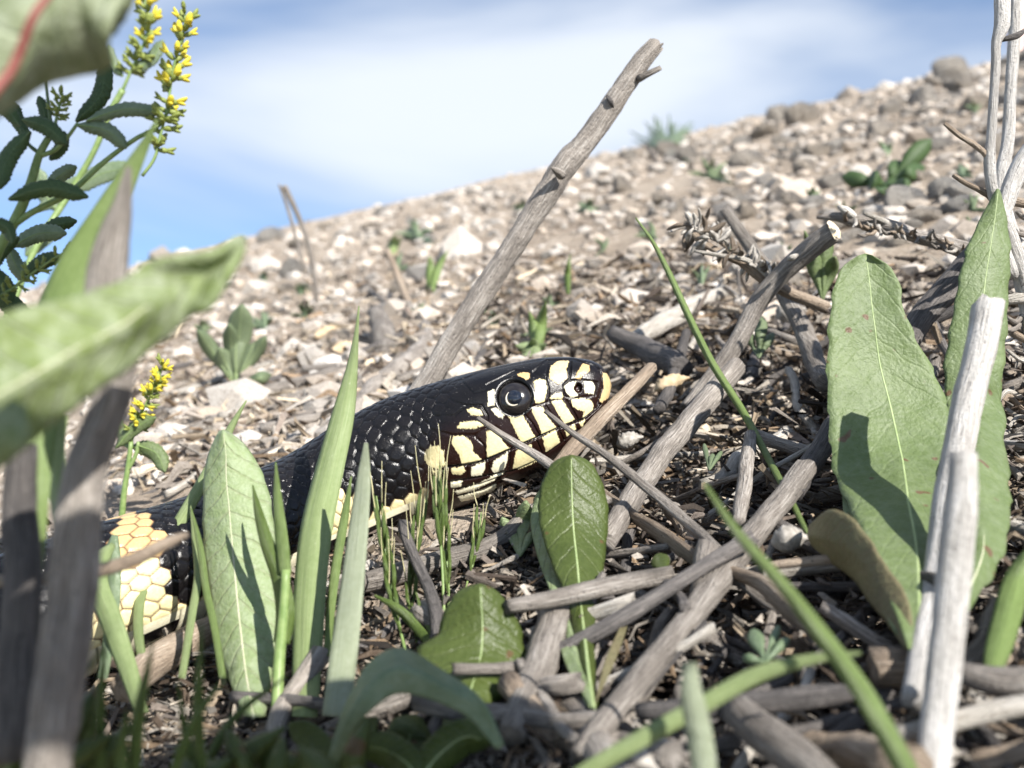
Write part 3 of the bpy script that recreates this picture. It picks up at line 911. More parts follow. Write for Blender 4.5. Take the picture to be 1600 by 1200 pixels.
# stick with a fresh cut end
cut_dir = P(1305, 358, .188) - P(1225, 425, .194); cut_dir /= np.linalg.norm(cut_dir)
def disc_geo(c, nrm, r, seed=3):
    q = np.array(Vector(nrm).to_track_quat('Z', 'Y').to_matrix())
    g = np.random.default_rng(seed); V = []; n = 18
    for k, rr in enumerate((1, .8, .5, .2)):
        for a in np.linspace(0, 2 * np.pi, n, endpoint=False):
            V.append([r * rr * math.cos(a) * (1 + .06 * g.normal()), r * rr * math.sin(a) * (1 + .06 * g.normal()), [-.1, .06, .05, .1][k] * r + .05 * r * g.normal()])
    fs = grid_faces(4, n, True).tolist() + [[3 * n + j for j in range(n)]]
    V = np.array(V) @ q.T + c
    return V, fs, V[:, :2] * 100
stick('cut_stick', 'dark grey stick with a pale freshly cut end pointing up the slope',
      [(1075, 640, .190), (1112, 590, .193), (1150, 535, .195), (1180, 480, .196), (1225, 425, .194), (1270, 385, .191), (1303, 360, .188)], [15, 15, 15, 15, 15, 17, 18], mat='wood', ns=18, jag=(.4, 0), rough=.06, ridge=.07,
      parts=[('cut_face', disc_geo(P(1304.5, 359, .1875), np.array([.62, -.62, .35]), 17 / F * .188), 'pith'), ('bark_scar', stub([(1232, 405, .188), (1238, 402, .187), (1246, 398, .188)], [3, 5, 2]), 'wood_pale')])
KEY = [
    ('dead_stick', 'thick grey stick with ring scars running up from beneath the round dark green leaf', [(948, 845, .147), (968, 812, .152), (1000, 762, .160), (1027, 722, .166), (1068, 672, .173), (1112, 618, .18), (1150, 575, .186)], [18, 19, 18, 17.5, 18, 18, 15], 'wood', {}),
    ('dead_stick', 'bark-covered stick propping up the snake chin', [(868, 735, .158), (898, 698, .160), (940, 655, .163), (985, 610, .168), (1018, 574, .172)], [13, 13, 12, 11, 9], 'wood_tan', {}),
    ('dead_twig', 'thin pale twig lying across the snake lips with its tip below the eye', [(747, 653, .150), (790, 682, .148), (830, 706, .146), (866, 730, .143), (905, 756, .140), (950, 785, .137)], [3.5, 5.5, 6.5, 8, 8, 8], 'wood', {}),
    ('dead_twig', 'thin grey twig running from the snake upper lip down to the crossed stick', [(853, 643, .150), (900, 680, .147), (945, 710, .144), (1000, 752, .140), (1070, 812, .134), (1135, 872, .129), (1165, 898, .126)], [3.5, 5, 6.5, 8, 9, 9, 8], 'wood', {}),
    ('split_stick', 'broad split tan stem crossing under the grey diagonal stick', [(930, 762, .150), (985, 802, .145), (1040, 838, .140), (1100, 880, .134), (1175, 905, .128), (1240, 962, .121), (1310, 1020, .114)], [11, 15, 17, 18, 19, 20, 17], 'wood_tan', {'flat': .55}),
    ('dead_stick', 'smooth grey diagonal stick with blunt rounded top end above the split stem', [(1258, 733, .140), (1205, 800, .132), (1150, 872, .123), (1085, 955, .115), (1020, 1035, .108), (960, 1110, .104), (905, 1180, .101)], [17, 19, 21, 20, 19, 20, 17], 'wood', {}),
    ('dead_stick', 'short grey stick lying level across the stalk of the round dark green leaf', [(795, 947, .112), (860, 936, .115), (930, 920, .118), (1000, 906, .121), (1048, 898, .123)], [12, 14, 15, 15, 14], 'wood', {}),
    ('dead_stalk', 'straight whitish dead stem with a snapped top crossing the two tall toothed leaves', [(1545, 480, .125), (1528, 560, .122), (1508, 660, .118), (1488, 760, .113), (1465, 880, .108), (1445, 985, .104), (1425, 1095, .099)], [22, 23, 24, 23, 21, 20, 18], 'bleached', {'jag': (.9, .3)}),
    ('dead_stalk', 'blurred pale stem planted in front of the whitish snapped stem', [(1503, 712, .088), (1497, 800, .087), (1486, 920, .086), (1472, 1050, .084), (1458, 1180, .082), (1448, 1290, .080)], [20, 26, 27, 27, 26, 26], 'bleached', {}),
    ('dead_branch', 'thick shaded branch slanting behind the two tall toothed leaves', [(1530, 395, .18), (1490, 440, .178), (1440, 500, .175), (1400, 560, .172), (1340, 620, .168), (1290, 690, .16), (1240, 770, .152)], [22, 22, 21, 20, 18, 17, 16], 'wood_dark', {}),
    ('dead_twig', 'slim dark stick leaning behind the dry husk tuft', [(1135, 330, .225), (1165, 375, .222), (1200, 425, .218), (1240, 480, .212), (1270, 560, .2), (1290, 600, .195)], [9, 10, 11, 14, 17, 15], 'wood', {}),
    ('dead_stick', 'short upright piece of stick standing among the twigs right of the long green blade', [(1172, 680, .165), (1166, 730, .161), (1160, 780, .157), (1156, 815, .153)], [10, 12, 12, 10], 'wood', {}),
    ('dead_stick', 'weathered chunk of stick standing behind the torn dark leaf', [(872, 955, .121), (858, 1000, .118), (835, 1050, .115), (815, 1100, .112), (800, 1150, .108)], [26, 27, 28, 25, 22], 'wood', {}),
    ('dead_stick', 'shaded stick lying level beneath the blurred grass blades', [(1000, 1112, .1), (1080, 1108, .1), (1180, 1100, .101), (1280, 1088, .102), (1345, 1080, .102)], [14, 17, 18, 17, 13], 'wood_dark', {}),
    ('dead_stick', 'stout grey stub sloping down beneath the blurred grass blades', [(1150, 1110, .097), (1200, 1150, .095), (1260, 1195, .092), (1320, 1250, .088)], [26, 30, 31, 28], 'wood', {}),
    ('forked_branch', 'thick forked grey branch end beside the blurred pale stem', [(1500, 1052, .1), (1540, 1062, .099), (1590, 1066, .098), (1660, 1066, .097)], [18, 22, 24, 24], 'wood', {}),
    ('dead_stick', 'thin pale stick lying below the forked grey branch', [(1400, 1150, .094), (1450, 1140, .094), (1520, 1122, .095), (1620, 1100, .096)], [14, 16, 17, 16], 'wood_pale', {}),
    ('dead_stick', 'pale stick lying level at the foot of the round dark green leaf', [(650, 1098, .099), (720, 1112, .099), (800, 1118, .099), (880, 1128, .099), (960, 1120, .1)], [13, 15, 15, 14, 13], 'wood', {}),
    ('dead_twig', 'crooked twig leaning from the chunk of stick to the pale level stick', [(812, 1035, .107), (832, 1065, .105), (855, 1100, .102), (880, 1140, .099), (905, 1160, .098)], [9, 11, 11, 10, 8], 'wood', {}),
    ('dead_twig', 'short broken twig poking out beside the reddish folded leaf', [(1195, 885, .118), (1240, 880, .117), (1300, 874, .116), (1355, 866, .115)], [6, 7, 8, 6], 'wood_tan', {}),
    ('dead_stick', 'dark stick lying level behind the pale broad leaf and the curled leaf', [(365, 1088, .119), (430, 1092, .118), (500, 1098, .117), (560, 1106, .115)], [9, 9, 9, 8], 'wood_dark', {}),
    ('bark_piece', 'wide bark-covered stick under the snake belly at the left', [(195, 1075, .118), (245, 1035, .126), (300, 1000, .133), (350, 972, .139)], [22, 26, 24, 18], 'wood_tan', {}),
    ('dead_stick', 'stick lying under the grass spikes beneath the snake throat', [(520, 920, .139), (590, 905, .142), (680, 880, .146), (760, 858, .150), (830, 800, .156)], [14, 17, 17, 15, 12], 'wood', {}),
    ('dead_stick', 'dark broken stick behind the snake snout', [(958, 520, .245), (990, 535, .24), (1030, 558, .233), (1065, 575, .228)], [13, 16, 20, 18], 'wood_dark', {}),
    ('dead_stick', 'pale bleached stick behind the long green blade', [(985, 535, .27), (1030, 508, .28), (1080, 478, .29), (1130, 455, .3)], [12, 15, 14, 9], 'wood_pale', {}),
    ('dead_stick', 'upright dark twig between the snout and the long green blade', [(1072, 520, .232), (1062, 555, .225), (1048, 600, .215), (1030, 640, .205)], [7, 9, 10, 9], 'wood_dark', {}),
]
for nm, lab, pts, rp, mat, kw in KEY:
    stick(nm, lab, pts, rp, mat, 'branch' if 'branch' in nm else 'stem' if 'stalk' in nm else 'bark' if 'bark' in nm else 'twig' if 'twig' in nm else 'stick', None, clamp=True, **kw)
# stems lying on the slope behind the snake
LYING = [
    ('grey stem lying below the leafy weed on the slope', [(384, 622, None), (430, 608, None), (500, 590, None), (556, 572, None)], [9, 11, 10, 7]),
    ('long grey stem lying just behind the pale broad leaf tip', [(388, 682, None), (450, 662, None), (516, 640, None), (560, 622, None)], [7, 9, 9, 6]),
    ('grey stem lying close above the snake back behind the tall grass blade', [(405, 722, None), (450, 698, None), (505, 670, None), (550, 650, None)], [7, 10, 10, 7]),
    ('stem lying below the yellow flower spike', [(262, 718, None), (300, 702, None), (340, 684, None)], [8, 9, 6]),
    ('stem lying beside the yellow flower spike', [(255, 694, None), (300, 672, None), (346, 652, None)], [5, 7, 5]),
    ('thick bent stem at the foot of the upright broken stick', [(556, 640, None), (597, 598, None), (635, 572, None), (660, 545, None), (664, 510, None)], [13, 17, 17, 14, 10]),
    ('thick upright grey stump of stem left of the upright broken stick', [(590, 490, .36), (598, 520, .345), (602, 560, .325)], [14, 20, 21]),
    ('dry stalk with a kink standing left of the upright broken stick', [(606, 392, .46), (625, 440, .44), (645, 490, .41), (655, 510, .40)], [5, 6, 7, 8]),
    ('fallen grey stem lying right of the kinked dry stalk', [(560, 440, None), (600, 470, None), (640, 492, None)], [4, 5, 5]),
    ('pale thin stem lying on the soil behind the snake neck', [(420, 640, None), (480, 612, None), (540, 600, None)], [4, 6, 4]),
    ('grey stem lying behind the snake head', [(700, 545, None), (780, 520, None), (850, 505, None)], [5, 7, 4]),
    ('fallen thin stem lying across the soil right of the upright broken stick', [(800, 470, None), (870, 492, None), (930, 470, None)], [4, 5, 3]),
    ('curved dry stem on the soil below the long green blade tip', [(1000, 405, None), (1050, 418, None), (1100, 412, None)], [5, 6, 4]),
    ('short stem lying on the bare soil behind the husk tuft', [(1010, 440, None), (1060, 452, None), (1120, 460, None)], [6, 7, 5]),
]
for lab, pts, rp in LYING:
    stick('fallen_stalk', lab, pts, rp, rnd.choice(['wood', 'wood', 'wood_tan']), 'stem', 'dead stems lying on the slope', ns=10)
# standing twin stalks and other bare stalks on the hillside
stick('dry_stalk', 'thin dry twin stalk standing against the skyline', [(497, 512, .50), (492, 440, .49), (484, 390, .485), (465, 335, .48), (444, 292, .475)], [3.6, 4.2, 4, 4, 5], 'wood', 'stalk', parts=[
    ('side_stalk', stub([(476, 420, .48), (462, 370, .478), (448, 320, .476), (436, 288, .474)], [2.6, 2.6, 2.5, 1.6], wob=.1), 'wood')], wob=.1)
stick('dry_stalk', 'lone thin stalk standing below the skyline bush', [(1052, 300, 1.05), (1030, 262, 1.04), (1008, 225, 1.03)], [4.5, 4, 2.5], 'wood_dark', 'stalk', wob=.1)

# heap of dead twigs around the snake head: individuals, then uncountable litter
def free_twig(L, r, seed, bend=.12):
    g = np.random.default_rng(seed)
    n = int(np.clip(L / .0016, 8, 26))
    t = np.linspace(-.5, .5, n)
    C = np.stack([t * L, L * bend * g.normal() * (t**2 - .1) + L * .03 * np.sin(t * 9 + seed), L * bend * .6 * g.normal() * (t**2 - .1)], 1)
    rr = r * (1 + .25 * t * g.choice([-1, 1])) * (1 + .08 * np.sin(t * 23 + seed))
    return tube_geo(C, rr, 9, .12, seed, (r * .9, r * .9), .16)
TW = []
for k in range(18):
    L = [.014, .018, .024, .03, .038, .048][k % 6]
    r = [.0005, .0008, .0011, .0006, .0013, .0009][(k * 5 + k // 6) % 6]
    v, f, u = free_twig(L, r, 300 + k)
    mt = ['wood', 'wood', 'wood_tan', 'wood_pale', 'wood', 'wood_dark'][k % 6 if k % 4 else 0]
    look = ('thin ' if r < .00075 else 'stout ' if r > .001 else '') + ('short ' if L < .02 else 'long ' if L > .035 else '') + {'wood': 'grey', 'wood_tan': 'tan', 'wood_pale': 'bleached whitish', 'wood_dark': 'dark'}[mt]
    TW.append((mk_mesh('dead_twig', v, f, M[mt], u), L, r, look))
SN_U = np.array([[-300, 1000], [218, 950], [432, 850], [588, 780], [702, 740], [792, 700], [880, 660], [951, 600]], float)
def place_twig(px, py, up, group, label, aim=None, tilt=.25):
    k = rnd.randrange(len(TW))
    if TW[k][2] > .001 and rnd.random() < .5: k = rnd.randrange(len(TW))
    me, L, r, look = TW[k]
    d = gd(px, py); p = P(px, py, d)
    o = bpy.data.objects.new('dead_twig', me); COL.objects.link(o)
    az = rnd.gauss(aim, .55) if aim is not None else rnd.uniform(0, 6.283)
    s = rnd.uniform(.7, 1.3)
    dirv = Vector((math.cos(az), math.sin(az), GA * math.sin(az) + GB * math.cos(az) + rnd.gauss(0, tilt)))
    o.rotation_mode = 'QUATERNION'
    o.rotation_quaternion = dirv.to_track_quat('X', 'Z')
    o.scale = (s, s, s)
    h = float(hollow(p[0], p[1]))
    o.location = (p[0], p[1], float(gz(p[0], p[1])) + r * s * .8 + up * h)
    return tag(o, look + ' ' + label, 'twig', look + ' ' + group)
for k in range(255):
    px, py = rnd.uniform(800, 1720), rnd.uniform(470, 1200)
    if (px < 960 and py < 780) or (px < 900 and py < 930): continue
    place_twig(px, py, rnd.random() ** .8 * .9, 'dead twigs heaped beside the snake head', 'dead twig in the heap right of the snake head', rnd.choice([.9, .9, -.5, 1.8]))
for k in range(60):
    px, py = rnd.uniform(230, 760), rnd.uniform(560, 740)
    if py > 1000 - .52 * px + 20: continue
    place_twig(px, py, .1, 'dead twigs on the soil behind the snake', 'dead twig on the soil behind the snake', .35, .06)
for k in range(22):
    px, py = rnd.uniform(430, 900), rnd.uniform(900, 1190)
    if 560 < px and py < 1000: continue
    place_twig(px, py, .3, 'dead twigs under the leaves in front of the snake', 'dead twig on the ground in front of the snake', None, .15)

def litter(name, label, n, region, size, seed, lift, cols):
    """uncountable crumbs: small bent chips and straw pieces, joined"""
    g = np.random.default_rng(seed)
    Vs, Fs, Cs, o = [], [], [], 0
    cub = np.array([[x, y, z] for x in (-1, 0, 1) for y in (-1, 1) for z in (-1, 1)], float)
    fc = np.array([[0, 1, 3, 2], [8, 10, 11, 9], [0, 4, 5, 1], [4, 8, 9, 5], [2, 3, 7, 6], [6, 7, 11, 10], [1, 5, 7, 3], [5, 9, 11, 7], [0, 2, 6, 4], [4, 6, 10, 8]])
    for k in range(n):
        px, py = g.uniform(region[0], region[2]), g.uniform(region[1], region[3])
        d = gd(px, py); p = P(px, py, d)
        straw = g.random() < .62
        L = size * float(np.clip(d / .17, .45, 1.2)) * np.exp(np.clip(g.normal(0, .5), -1, .75)) * (1.7 if straw else .42)
        w = L * (g.uniform(.04, .10) if straw else g.uniform(.35, .8)); t = w * (.7 if straw else g.uniform(.1, .3))
        c = cub * np.array([L, w, t]) * .5
        c[4:8, 2] += L * g.normal() * .16; c[4:8, 1] += L * g.normal() * .14
        c[8:] *= np.array([1, g.uniform(.2, 1), g.uniform(.3, 1)]); c[:4, 1] *= g.uniform(.3, 1)
        c += g.normal(size=c.shape) * L * .025
        a, b_, e_ = g.uniform(0, 6.283), g.normal() * .35, g.normal() * .5
        Rm = np.array(Matrix.Rotation(a, 3, 'Z') @ Matrix.Rotation(b_, 3, 'Y') @ Matrix.Rotation(e_, 3, 'X'))
        h = float(hollow(p[0], p[1]))
        c = c @ Rm.T + np.array([p[0], p[1], float(gz(p[0], p[1])) + t + lift * g.random()**1.4 * (h + .0015)])
        Vs.append(c); Fs.append(fc + o); o += 12
        base = np.array(cols[g.integers(len(cols))]) * g.uniform(.35, 1.15)
        Cs.append(np.broadcast_to(base, (12, 3)))
    ob = link(name, mk_mesh(name, np.concatenate(Vs), np.concatenate(Fs), M['tint'], col=np.concatenate(Cs), smooth=False))
    tag(ob, label, 'litter', None, 'stuff')
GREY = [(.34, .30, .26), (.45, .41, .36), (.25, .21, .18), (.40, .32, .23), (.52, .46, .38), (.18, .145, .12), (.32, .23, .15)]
LITTER_SHADED = [tuple(.62 * q for q in c) for c in GREY] + [(.05, .038, .03), (.075, .055, .04), (.04, .032, .027), (.42, .38, .33)]  # litter greys darkened, near-blacks added: the shade of the gaps put into colour
litter('twig_litter', 'grey crumbs and straw of broken plant litter among the twigs', 15500, (760, 400, 2000, 1300), .0032, 21, .85, LITTER_SHADED)
litter('straw_litter', 'pale straw and chips scattered over the soil behind the snake', 6500, (180, 400, 1250, 760), .0031, 22, .5, GREY + [(.55, .46, .34)])
litter('plant_crumbs', 'crumbs of dry plant matter under the leaves before the snake', 8500, (-400, 830, 900, 1300), .0028, 23, .6, LITTER_SHADED)

# ------------------------------------------------------------------ leaves and blades
def leaf_grid(stn, nv=44, nu=17, cup=0.0, teeth=0.0, nteeth=14, rumple=.0004, seed=0, sharp=1.0):
    """stn rows: left x,y  mid x,y  right x,y  depth_mid [, depth offset left, right]"""
    A = np.array([tuple(r) + (0,) * (9 - len(r)) for r in stn], float)
    A = A[:, [2, 3, 0, 1, 4, 5, 6, 7, 8]]
    lim = np.minimum(np.minimum(gdv(A[:, 0], A[:, 1]), gdv(A[:, 2], A[:, 3])), gdv(A[:, 4], A[:, 5])) * .975
    A[:, 6] = np.minimum(A[:, 6], lim)
    q = cr(np.concatenate([A[:, :2], A[:, 2:3] * 0, A], 1), nv)[:, 3:]
    mid, lf, rt, d, ol, orr = q[:, 0:2], q[:, 2:4], q[:, 4:6], q[:, 6], q[:, 7], q[:, 8]
    v = np.linspace(0, 1, nv)
    if teeth:
        g = np.random.default_rng(seed)
        for e, ph in ((lf, g.random()), (rt, g.random())):
            x = np.mod(v * nteeth + ph + .25 * np.sin(v * 9 + ph * 6), 1)
            tt = np.where(x < .75, x / .75, (1 - x) / .25)
            amp = teeth * (.4 + .9 * np.abs(np.sin(np.floor(v * nteeth + ph) * 2.3))) * sst(v, .05, .15) * sst(1 - v, .02, .2)
            w = e - mid; ln = np.maximum(np.linalg.norm(w, axis=1), 1e-6)[:, None]
            e += w / ln * (tt * amp)[:, None]
    us = np.linspace(-1, 1, nu)
    G = np.zeros((nv, nu, 3))
    for k, u in enumerate(us):
        e = lf if u < 0 else rt
        xy = mid + (e - mid) * abs(u)
        dd = d + cup * abs(u)**1.6 + (ol if u < 0 else orr) * abs(u)
        G[:, k, 0] = (xy[:, 0] - 800) / F * dd
        G[:, k, 1] = dd
        G[:, k, 2] = CAMH + (600 - xy[:, 1]) / F * dd
    if rumple:
        G[..., 1] += rumple * fbm(G * 130 + seed * 7, 3, seed)
    UV = np.stack(np.meshgrid(us * .5 + .5, v), -1)
    return G, UV
def add_leaf(root, stn, mat, rib='rib', rib_r=3.0, th=.00035, name='leaf', label=None, nv=44, **kw):
    G, UV = leaf_grid(stn, nv=nv, **kw)
    v, f, u = sheet_geo(G, th, UV)
    o = link(name, mk_mesh(name, v, f, M[mat], u), root)
    if label: o['label'] = label
    if rib:
        m = G[:, G.shape[1] // 2].copy()
        m[:, 1] -= th * .38
        dm = m[:, 1]
        r = np.linspace(.25, 1, len(m)) * rib_r * .72 / F * dm
        v, f, u = tube_geo(m[1:], r[1:], 8)
        link('midrib', mk_mesh('midrib', v, f, M[rib], u), o)
    return o
def auto_stations(path, wpx, shape='lance'):
    """stations for a simple leaf along a photo path of rows (px,py,d); wpx = full width; first point = tip"""
    q = cr(np.array(path, float) * np.array([1, 1, 1000]), 9) / np.array([1, 1, 1000])
    t = np.linspace(0, 1, 9)
    prof = {'lance': np.array([.02, .38, .68, .9, 1, .95, .75, .42, .12]), 'oblong': np.array([.1, .72, .93, 1, 1, .96, .85, .6, .12]), 'ovate': np.array([.05, .6, .85, .98, 1, .85, .55, .25, .14]), 'spoon': np.array([.1, .8, 1, .98, .8, .55, .35, .22, .16])}[shape]
    T = np.gradient(q[:, :2], axis=0); T /= np.linalg.norm(T, axis=1)[:, None]
    Nn = np.stack([-T[:, 1], T[:, 0]], 1)
    w = (prof * wpx / 2)[:, None]
    return [tuple(a) + tuple(m_) + tuple(b) + (dd,) for a, m_, b, dd in zip(q[:, :2] + Nn * w, q[:, :2], q[:, :2] - Nn * w, q[:, 2])]
def blade_geo(pts, fold=.25, twist=.25, th=.00022, nv=48, nu=7, seed=0):
    """grass blade, rows (px,py,d,width px), tip first"""
    A = np.array(pts, float)
    A[:, 2] = np.minimum(A[:, 2], gdv(A[:, 0], A[:, 1]) * .985)
    q = cr(np.concatenate([A[:, :2], A[:, :1] * 0, A], 1), nv)[:, 3:]
    xy, d, w = q[:, :2], q[:, 2], np.maximum(q[:, 3], .4)
    T = np.gradient(xy, axis=0); T /= np.linalg.norm(T, axis=1)[:, None]
    Nn = np.stack([-T[:, 1], T[:, 0]], 1)
    us = np.linspace(-1, 1, nu)
    G = np.zeros((nv, nu, 3))
    wob = fbm(np.stack([np.linspace(0, 5, nv)] * 3, 1) + seed, 2, seed)
    for k, u in enumerate(us):
        p2 = xy + Nn * (w / 2 * u)[:, None]
        wm = w / F * d / 2
        dd = d + wm * (fold * 2 * abs(u) + (twist + .4 * wob) * u)
        G[:, k] = np.stack([(p2[:, 0] - 800) / F * dd, dd, CAMH + (600 - p2[:, 1]) / F * dd], 1)
    UV = np.stack(np.meshgrid(us * .5 + .5, np.linspace(0, 1, nv)), -1)
    return sheet_geo(G, th, UV)
def blade(label, pts, mat, group=None, parent=None, name='grass', **kw):
    v, f, u = blade_geo(pts, seed=int(abs(pts[0][0]) + pts[0][1]), **kw)
    if parent is not None:
        return link(name, mk_mesh(name, v, f, M[mat], u), parent)
    c = v.mean(0)
    o = link(name, mk_mesh(name, v - c, f, M[mat], u), None, tuple(c))
    return tag(o, label, 'grass', group)

# rosette with two tall toothed leaves at the right
pr = thing('toothed_leaf_plant', 'low plant with tall toothed green leaves behind the whitish snapped stem', 'plant', tuple(P(1430, 1020, .122)))
add_leaf(pr, [(1340, 400, 1351, 396, 1362, 399, .150), (1322, 412, 1353, 408, 1382, 410, .1498), (1307, 440, 1357, 438, 1400, 432, .149), (1300, 500, 1364, 500, 1413, 496, .147), (1294, 580, 1375, 570, 1455, 575, .145), (1298, 660, 1392, 640, 1480, 642, .142), (1308, 745, 1408, 715, 1474, 720, .139), (1338, 810, 1420, 790, 1462, 800, .135), (1362, 870, 1430, 860, 1455, 868, .131), (1392, 940, 1434, 930, 1448, 940, .127), (1420, 1015, 1432, 1012, 1440, 1015, .122)],
         'leaf', 'rib', 4.5, cup=-.0012, teeth=5, nteeth=13, seed=2, nv=90, label='broad toothed green leaf with brown spots')
add_leaf(pr, [(1556, 296, 1558, 295, 1561, 297, .156), (1530, 345, 1553, 345, 1572, 340, .155), (1506, 410, 1543, 410, 1576, 405, .153), (1490, 490, 1532, 490, 1572, 490, .151), (1478, 575, 1522, 575, 1566, 570, .149), (1480, 655, 1518, 660, 1558, 655, .146), (1482, 740, 1510, 745, 1548, 740, .143), (1486, 820, 1500, 830, 1530, 830, .139), (1470, 930, 1478, 935, 1488, 935, .13), (1440, 1015, 1445, 1018, 1450, 1016, .123)],
         'leaf', 'rib', 3.5, cup=.001, teeth=4, nteeth=15, seed=5, nv=90, label='long narrow green leaf with faint midrib')
add_leaf(pr, [(1530, 588, 1540, 582, 1552, 588, .146), (1500, 640, 1532, 640, 1564, 640, .145), (1492, 720, 1530, 715, 1572, 735, .143), (1498, 790, 1532, 790, 1578, 800, .140), (1510, 850, 1536, 850, 1566, 862, .137), (1500, 920, 1512, 925, 1528, 930, .132), (1440, 1018, 1446, 1022, 1452, 1020, .123)],
         'leaf', 'rib_pale', 3.5, cup=.0012, teeth=6, nteeth=9, seed=9, nv=70, label='lower toothed leaf with pale midrib')
add_leaf(pr, [(1264, 822, 1262, 838, 1268, 852, .121), (1292, 797, 1288, 840, 1300, 880, .120), (1325, 806, 1320, 850, 1328, 900, .119), (1355, 838, 1348, 875, 1345, 920, .119), (1382, 880, 1372, 910, 1362, 945, .119), (1415, 930, 1402, 955, 1388, 975, .119), (1430, 1010, 1422, 1012, 1414, 1014, .119)],
         'leaf_red', 'rib', 2, cup=.0005, teeth=2, nteeth=6, seed=12, label='small folded reddish leaf seen from below')
add_leaf(pr, auto_stations([(1393, 868, .117), (1420, 900, .117), (1432, 950, .118), (1436, 1012, .119)], 62, 'lance'), 'leaf_blue', None, cup=.001, seed=31)
add_leaf(pr, auto_stations([(1318, 745, .150), (1322, 790, .148), (1340, 850, .143), (1400, 990, .128)], 22, 'lance'), 'leaf_pale', None, seed=33)
# plant with the round-tipped dark leaf in front of the snake chin
pc = thing('round_leaf_plant', 'small plant with one round-tipped dark green leaf below the snake chin', 'plant', tuple(P(930, 1105, .113)))
add_leaf(pc, [(880, 714, 893, 711, 907, 714, .134), (865, 722, 893, 721, 922, 722, .1338), (852, 742, 893, 740, 936, 744, .1333), (842, 785, 894, 785, 949, 795, .132), (846, 830, 897, 835, 947, 850, .129), (862, 880, 902, 885, 942, 895, .125), (882, 925, 906, 930, 936, 935, .121), (896, 985, 912, 985, 928, 990, .116), (908, 1040, 918, 1040, 929, 1042, .111), (922, 1108, 928, 1108, 934, 1108, .106)],
         'leaf_dark', 'rib', 4.5, cup=.0016, teeth=1.5, nteeth=10, seed=15, rumple=.0009, nv=60, label='round-tipped dark green leaf with pale midrib')
add_leaf(pc, [(838, 772, 843, 766, 848, 772, .146), (829, 812, 842, 812, 860, 815, .144), (840, 870, 856, 870, 872, 872, .141), (858, 920, 872, 922, 886, 925, .136), (878, 965, 886, 965, 894, 966, .13), (890, 1020, 898, 1020, 906, 1020, .122), (918, 1106, 922, 1106, 926, 1106, .114)], 'leaf_pale', 'rib', 2, cup=.0008, seed=16)
add_leaf(pc, auto_stations([(990, 935, .117), (972, 985, .116), (950, 1040, .115), (930, 1100, .113)], 15, 'lance'), 'leaf_red', None, seed=17, label='thin reddish stalk leaf')
add_leaf(pc, auto_stations([(870, 985, .117), (890, 1030, .116), (910, 1070, .115), (926, 1106, .113)], 20, 'lance'), 'leaf_pale', None, seed=18)
# torn dark leaf at the bottom
pd = thing('torn_leaf_plant', 'plant with a wide dark shaded leaf torn along its left edge', 'plant', tuple(P(655, 1215, .092)))
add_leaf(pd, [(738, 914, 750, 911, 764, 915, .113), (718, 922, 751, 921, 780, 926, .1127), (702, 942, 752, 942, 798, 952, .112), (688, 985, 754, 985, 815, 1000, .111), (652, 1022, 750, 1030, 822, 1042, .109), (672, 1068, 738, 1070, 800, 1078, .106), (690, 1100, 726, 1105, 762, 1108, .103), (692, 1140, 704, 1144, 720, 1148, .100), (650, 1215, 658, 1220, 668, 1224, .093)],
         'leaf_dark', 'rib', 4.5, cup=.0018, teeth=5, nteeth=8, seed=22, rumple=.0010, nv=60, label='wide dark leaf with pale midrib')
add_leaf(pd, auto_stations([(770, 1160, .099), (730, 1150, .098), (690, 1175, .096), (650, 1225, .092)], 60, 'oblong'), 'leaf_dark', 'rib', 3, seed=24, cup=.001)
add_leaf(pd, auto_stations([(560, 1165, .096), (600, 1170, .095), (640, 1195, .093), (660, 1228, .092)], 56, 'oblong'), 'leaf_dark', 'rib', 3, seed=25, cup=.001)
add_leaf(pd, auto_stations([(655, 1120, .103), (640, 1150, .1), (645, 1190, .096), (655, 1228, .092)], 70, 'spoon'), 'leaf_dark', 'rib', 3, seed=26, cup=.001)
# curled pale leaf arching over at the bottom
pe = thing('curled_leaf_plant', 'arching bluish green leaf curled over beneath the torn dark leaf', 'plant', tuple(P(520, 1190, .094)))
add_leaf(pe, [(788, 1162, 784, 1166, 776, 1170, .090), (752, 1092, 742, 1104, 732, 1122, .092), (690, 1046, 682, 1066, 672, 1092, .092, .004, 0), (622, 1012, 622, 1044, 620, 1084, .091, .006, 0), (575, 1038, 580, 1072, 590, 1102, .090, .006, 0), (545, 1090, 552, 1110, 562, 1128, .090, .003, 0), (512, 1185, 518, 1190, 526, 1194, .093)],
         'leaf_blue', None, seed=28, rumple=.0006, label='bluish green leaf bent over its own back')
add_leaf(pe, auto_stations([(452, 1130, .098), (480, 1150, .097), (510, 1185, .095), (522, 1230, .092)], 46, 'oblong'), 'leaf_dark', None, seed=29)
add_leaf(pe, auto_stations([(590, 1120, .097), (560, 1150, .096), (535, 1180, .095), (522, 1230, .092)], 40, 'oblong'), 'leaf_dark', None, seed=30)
# broad pale leaf before the snake body
pf = thing('pale_leaf_plant', 'upright broad pale green leaf with purplish midrib before the snake body', 'plant', tuple(P(400, 1130, .116)))
add_leaf(pf, [(342, 674, 349, 671, 356, 674, .136), (327, 705, 353, 700, 380, 692, .135), (320, 745, 354, 745, 404, 730, .134), (318, 800, 359, 800, 420, 775, .132), (320, 860, 364, 860, 430, 845, .130), (330, 930, 370, 925, 436, 920, .127), (342, 1000, 378, 1000, 434, 990, .123), (358, 1060, 386, 1060, 426, 1050, .119), (380, 1120, 396, 1122, 414, 1120, .116)],
         'leaf_pale', 'rib_pale', 3.2, cup=.0022, teeth=2, nteeth=8, seed=35, rumple=.0005, nv=60)
